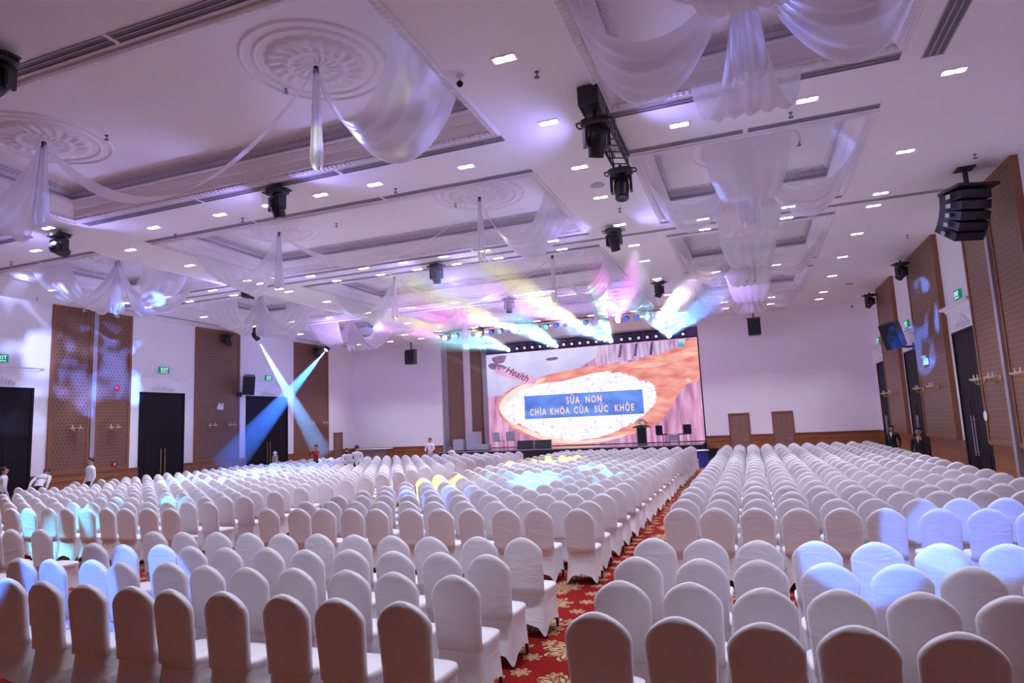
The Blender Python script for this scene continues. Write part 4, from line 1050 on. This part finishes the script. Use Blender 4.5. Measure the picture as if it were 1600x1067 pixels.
    # hair, face, collar
    hc = J['crown'][0]*S; hm = J['mid'][0]*S; upv = (hc-J['jaw'][0]*S).normalized(); fwd = Vector((0, 1, 0)); fwd = (fwd-upv*fwd.dot(upv)).normalized(); rgt = fwd.cross(upv)
    def hp(x, y, z): return hm+rgt*x*S+fwd*y*S+upv*z*S
    h = MB(); rings = []
    for k in range(7):
        t = k/6; ph = t*pi*(.55 if hair == 'short' else .75); n = 14; ring = []
        for i in range(n):
            a = 2*pi*i/n; x, y = .090*sin(ph)*cos(a), .102*sin(ph)*sin(a)-.012; z = .018+.108*cos(ph)
            if sin(a) > .3 and z < .075: z = .075+.006*sin(5*a); x *= .93; y = min(y, .078)
            ring.append(hp(x, y, z))
        rings.append(ring)
    h.loops(rings, True, False)
    if hair == 'long': h.loops([[hp(.085*cos(a)*k, -.03+.07*sin(a)*k, z) for a in [2*pi*i/10 for i in range(10)]] for k, z in ((1, .02), (1.05, -.08), (.8, -.2), (.3, -.26))])
    if hair == 'bun': h.lathe([(.001, .04), (.035, .02), (.04, 0), (.03, -.02), (.001, -.035)], 8, Matrix.Translation(hp(0, -.11, .02)))
    h.obj('hair', HAIR, e, True)
    fc = MB(); fc.path([hp(0, .088, .0), hp(0, .108, -.028), hp(0, .09, -.035)], [.007, .013, .006], 6); nose = fc.obj('nose', SKIN, e, True)
    for s in (-1, 1):
        MB().lathe([(.001, .008), (.010, .004), (.012, 0), (.001, -.004)], 8, Matrix.Translation(hp(s*.030, .086, .004)) @ Matrix.Rotation(-pi/2, 4, 'X')).obj('eye', HAIR, e)
        MB().path([hp(s*.078, .0, .01), hp(s*.090, -.008, -.005), hp(s*.080, -.002, -.03)], [.008, .013, .008], 6).obj('ear', SKIN, e)
    MB().path([hp(-.022, .083, -.055), hp(0, .090, -.056), hp(.022, .083, -.055)], [.003, .006, .003], 5).obj('mouth', mat('lip', (.35, .10, .09), .5), e)
    if top is not SHIRTW and scarf:
        c = J['upper'][0]*S; MB().loops([[tuple(c+Vector((x*S, .09*S, z*S))) for x, z in ((-.055, .08), (.055, .08), (.0, -.12))], [tuple(c+Vector((x*S, .105*S, z*S))) for x, z in ((-.05, .08), (.05, .08), (.0, -.12))]]).obj('shirt_front', SHIRTW if scarf == 'white' else SCARF, e)
    return e
person((-20.1, 12.5, 0), -.4, 1.66, SHIRTW, TROUS, 'person in white shirt at the left picture edge', 'stand')
person((-20.95, 14.0, 0), .5, 1.70, SHIRTW, TROUS, 'person in white shirt bending over chairs, seen from behind, far left', 'bend')
person((-20.0, 15.0, 0), 2.9, 1.76, SHIRTW, TROUS, 'person standing in white shirt and black trousers before the left panel', 'stand')
person((-18.6, 24.6, 0), 3.0, 1.70, SHIRTR, TROUS, 'person in red shirt holding both hands up to the face', 'hands_face')
person((-15.85, 23.0, 0), -2.0, 1.54, SHIRTW, TROUS, 'person with long black hair in white top, side view', 'arms_front', 'long')
person((-14.95, 22.4, 0), .3, 1.66, SHIRTW, TROUS, 'person in white shirt seen from behind beside the long-haired one', 'stand')
person((-15.1, 29.0, 0), 3.1, 1.72, SHIRTW, GREYBOX, 'person in white shirt and tie standing before the left front wall', 'arms_front')
person((-14.2, 29.7, 0), 2.7, 1.74, SHIRTW, TROUS, 'person in white shirt sitting by the left end of the stage', 'sit')
e = empty('stool', (-14.2, 29.7, 0)); tag(e, 'dark stool under the sitting person near the stage', 'stool'); MB().box(-.18, .18, -.2, .12, .36, .40).obj('seat', BLACKP, e)
for sx in (-.17, .17):
    for sy_ in (-.17, .13): MB().tube((sx, sy_, 0), (sx, sy_, .38), .015).obj('leg', STEEL, e)
person((4.5, 25.6, 0), 2.6, 1.58, SUIT, SUIT, 'person in black suit with pale collar before the far right door', 'stand', 'bun', 'white')
person((4.35, 21.0, 0), 2.5, 1.60, SUIT, SUIT, 'person in black suit and gold scarf, hand at chin, right wall', 'hand_chin', 'bun', 'gold')
e = empty('queue_post', (-20.6, 24.3, 0)); tag(e, 'pale narrow post with a ball top before the blue-lit door', 'post')
MB().box(-.10, .10, -.08, .08, 0, 1.28).obj('post_body', mat('pale_wood', (.5, .38, .32), .5), e); MB().lathe([(.001, 1.50), (.06, 1.46), (.10, 1.40), (.05, 1.33), (.10, 1.28), (.001, 1.27)], 12).obj('post_cap', WHITEP, e, True)
e = empty('side_table', (-19.7, 31.2, 0)); tag(e, 'high narrow table with white top before the left front wall', 'table'); MB().box(-1.0, 1.0, -.3, .3, 1.20, 1.24).obj('table_top', WHITEP, e); MB().loops([[(sx*k, sy_*.8*k, z) for sx, sy_ in ((-.85, -.3), (.85, -.3), (.85, .3), (-.85, .3))] for k, z in ((.8, 0), (1, 1.2))]).obj('table_body', mat('grey_brown', (.25, .18, .17), .6), e)

# ================================================================== STAGE LIGHT: beams in the haze, patches on chairs and walls, added ceiling fill
def look(o, p, t): d = Vector(t)-Vector(p); o.location = p; o.rotation_euler = d.to_track_quat('-Z', 'Y').to_euler()
def spot(p, t, ang, power, col, blend=.3, size=.02, gobo=None):
    l = bpy.data.lights.new('stage_and_fill_lamp', 'SPOT'); l.energy = power; l.color = col; l.spot_size = ang; l.spot_blend = blend; l.shadow_soft_size = size
    if gobo:
        l.use_nodes = True; nt = l.node_tree; em = nt.nodes['Emission']; tc = nt.nodes.new('ShaderNodeTexCoord'); mp = nt.nodes.new('ShaderNodeMapping'); mp.inputs['Scale'].default_value = (gobo, gobo, gobo)
        vo = nt.nodes.new('ShaderNodeTexNoise'); vo.inputs['Scale'].default_value = 1.; rm_ = nt.nodes.new('ShaderNodeValToRGB'); rm_.color_ramp.elements[0].position = .47; rm_.color_ramp.elements[1].position = .60
        nt.links.new(tc.outputs['Normal'], mp.inputs[0]); nt.links.new(mp.outputs[0], vo.inputs['Vector']); nt.links.new(vo.outputs[0], rm_.inputs[0]); nt.links.new(rm_.outputs[0], em.inputs['Strength'])
    o = bpy.data.objects.new('stage_and_fill_lamp', l); COL.objects.link(o); look(o, p, t); return o
HZ = {}
def beam(p, t, r1, col, power, dens=1., label='', r0=.05, L_=None, clip=None, g=.6):
    """cone of theatrical haze lit by its own lamp"""
    p, t = Vector(p), Vector(t); p = p+(t-p).normalized()*.24; d = (t-p); ln = d.length; L_ = L_ or ln
    key = (round(dens, 3), g)
    if key not in HZ: HZ[key] = haze('beam_haze', BEAM_D*dens, g)
    mb = MB(); a = p+d.normalized()*.02; b = p+d.normalized()*L_
    rb = r0+(r1-r0)*L_/ln; mb.tube(a, b, r0, rb, 20)
    if clip is not None:
        mb.v = [(x, y, min(z, clip)) for x, y, z in mb.v]
    o = mb.obj('beam_haze', HZ[key]); tag(o, label, 'light beam', 'light beams in the haze', 'stuff')
    if g == 0.: spot(p, t, 2*math.atan(r1/ln)*1.0, power, col, .25, .02); return
    l = bpy.data.lights.new('beam_lamp', 'AREA'); l.shape = 'DISK'; l.size = r0*1.6; l.energy = power; l.color = col; l.spread = 2.3*math.atan((r1-r0*.8)/ln)
    q = bpy.data.objects.new('beam_lamp', l); COL.objects.link(q); look(q, p, t)
BY = 28.2; BZ = CE-.40; CZ = 6.55
Y_, P_, Bl, Cy, Wh = (.95, .88, .10), (1., .22, .75), (.06, .22, 1.), (.20, .95, .55), (1, .60, .85)
bm_ = [((-7.03, BY, BZ), (-5.06, 11.7, 5.7), .42, Y_, 1300, 'yellow beam reaching from the fourth bar light towards the hall'),
       ((-7.03, BY, BZ), (-6.82, 14.3, 5.95), .55, P_, 1800, 'pink beam reaching from the fourth bar light towards the hall'),
       ((-10.0, BY, BZ), (-7.5, 12.2, 5.7), .42, Y_, 1300, 'yellow beam reaching from the third bar light towards the hall'),
       ((-10.0, BY, BZ), (-9.6, 15.9, 5.9), .55, P_, 1900, 'pink beam reaching from the third bar light towards the hall'),
       ((-11.83, BY, BZ), (-11.07, 15.5, 5.8), .40, Y_, 900, 'yellow beam reaching from the second bar light towards the hall'),
       ((-13.6, BY, BZ), (-13.5, 18.1, 6.1), .45, P_, 1500, 'pink beam reaching from the first bar light towards the hall'),
       ((-5.17, BY, BZ), (-3.67, 16.5, 6.35), .45, P_, 900, 'left half of the pink V-shaped beam of the fifth bar light'),
       ((-5.17, BY, BZ), (-2.54, 17.1, 6.35), .45, P_, 900, 'right half of the pink V-shaped beam of the fifth bar light'),
       ((-3.42, BY, BZ), (-.62, 18.2, 6.2), .60, Wh, 420, 'white and pink beam fanning right from the last bar light'),
       ((-3.75, 34.9, CZ), (-.6, 21.7, 6.3), .7, Bl, 1200, 'blue beam rising right above the screen corner'),
       ((-3.75, 34.9, CZ), (-3.2, 19.0, 6.3), .7, (.3, .6, 1.), 600, 'pale blue beam rising left above the screen corner'),
       ((-3.75, 34.9, CZ), (-1.76, 21.0, 6.35), .25, Cy, 200, 'green beam above the screen corner'),
       ((-6.89, 34.9, CZ), (-4.66, 21.6, 6.3), .3, Cy, 600, 'green beam above the middle right of the screen'),
       ((-6.89, 34.9, CZ), (-6.8, 24.9, 6.3), .6, (.3, .5, 1.), 1200, 'pale blue fan above the middle right of the screen'),
       ((-10.04, 34.9, CZ), (-8.4, 23.4, 6.3), .6, (.2, .65, 1.), 1700, 'cyan fan above the middle left of the screen'),
       ((-12.95, 34.9, CZ), (-13.0, 25.7, 6.25), .7, (.3, .75, 1.), 1800, 'cyan fan above the left end of the screen'),
       ((-12.95, 34.9, CZ), (-10.9, 22.7, 6.4), .5, (.5, .6, 1.), 700, 'pale violet fan above the left end of the screen'),
       ((-20.05, 22.42, CE-.46), (-18.9, 25.6, 1.2), .50, (.16, .42, 1.), 1500, 'pale blue beam slanting down before the left wall'),
       ((-20.05, 27.6, CE-.46), (-21.8, 22.4, .8), .75, (.03, .16, 1.), 2600, 'deep blue beam slanting down across the dark left door'),
       ((-14.26, 15.57, CE-.46), (-12.2, 19.2, 6.1), .10, (1., .95, .5), 120, 'thin yellow beam from the grey-green moving light'),
       ((-14.1, 22.3, CE-.46), (-11.0, 29.0, 4.3), .16, (1., .95, .6), 160, 'thin pale beam falling towards the stage')]
PB = .008
for p, t, r1, c, pw, lab in bm_:
    down = t[2] < 5.5
    beam(p, t, r1, c, pw*(24 if down else PB), 2. if down else .9, lab, clip=None if down else CE-.03, g=0. if down else .8, r0=.05 if down else .13)
# patches on the chairs
BLU = (.10, .26, 1.)
CYN = (.12, .65, 1.); YEL = (.85, 1., .05)
for p, t, a, pw, c, g, bl in (
        # chairs
        ((-8.2, -.8, 6.3), (-6.75, 5.0, .80), 11, 5500, BLU, None, .2), ((-14.2, 4.8, 6.3), (-12.6, 9.7, .8), 22, 5000, CYN, 9., .2), ((-1.8, -1.0, 6.3), (2.15, 8.2, .85), 11, 6500, BLU, None, .15), ((-1.8, -1.0, 6.3), (.85, 6.4, .98), 8, 5500, BLU, None, .2),
        ((-8.2, 9.9, 6.3), (-7.6, 14.7, .8), 14, 6500, YEL, None, .2), ((-8.2, 9.9, 6.3), (-6.2, 12.2, .85), 20, 4200, BLU, 6., .2), ((-2.8, 8.9, 6.3), (-4.6, 15.2, .85), 26, 8000, CYN, 8., .2), ((-8.2, 16.7, 6.3), (-6.9, 21.2, .85), 24, 7000, YEL, 7., .2),
        ((-14.2, 9.9, 6.3), (-16.6, 17.6, .85), 30, 14000, BLU, 6., .25), ((-14.2, 15.8, 6.3), (-18.6, 21.0, .85), 24, 8000, BLU, 7., .25),
        # walls
        ((-8.2, 9.6, 6.2), (-22., 16.7, 4.9), 14, 90000, (.06, .16, 1.), 13., .2), ((-14.2, 9.7, 6.4), (-22., 13.5, 5.2), 34, 5200, (.35, .45, 1.), 5., .2), ((-2.8, 15.9, 6.2), (5.2, 22.8, 4.7), 17, 60000, (.04, .16, 1.), 9., .2),
        # drapes and ceiling
        ((-1.8, 8.8, 6.2), (.6, 7.7, 6.3), 40, 420, (.22, .30, 1.), 4., .3), ((-8.2, 9.4, 6.3), (-10.9, 7.4, 5.9), 30, 900, (.15, .30, 1.), 6., .3), ((-8.2, 9.4, 6.3), (-5.2, 7.3, 5.9), 30, 600, (.8, .95, .2), 7., .3), ((-8.2, 9.4, 6.3), (-4.4, 7.3, 6.2), 30, 800, (.3, .35, 1.), 7., .3), ((-1.8, 11.3, 6.2), (.2, 12.6, 6.4), 34, 420, (.25, .35, 1.), 6., .3),
        ((-14.2, 9.9, 6.4), (-17., 13.3, 6.2), 34, 900, (.35, .4, 1.), 6., .3), ((-8.2, 16.3, 6.1), (-5.45, 13.6, 6.2), 12, 300, (.8, .9, .3), 8., .3)):
    p = Vector(p); p += (Vector(t)-p).normalized()*.5
    spot(p, t, radians(a), pw, c, bl, .03, g)
# wide purple fill lamps without fixtures, added to lift and tint the ceiling
for x, y in ((-16.5, 22.3), (-11.2, 22.3), (-5.4, 22.4), (-.6, 22.5)):
    spot((x, y, CE-.9), (x, y+8, CE-1.2), radians(160), P_FILL*.35, (.50, .34, 1.), 1., .1)
for x, y in ((-8.2, 9.75), (-14.2, 9.75), (-2.8, 15.5), (-8.2, 16.5), (-14.2, 15.6), (-8.1, 22.3), (-14.1, 22.3), (-1.8, 9.9)):
    for q in (-1, 1): spot((x+q*.25, y, CE-.62), (x+q*5., y-1, CE-1.2), radians(150), 90, (.36, .34, 1.), .8, .08)  # fill pairs added beside the moving heads to make the ceiling bluer
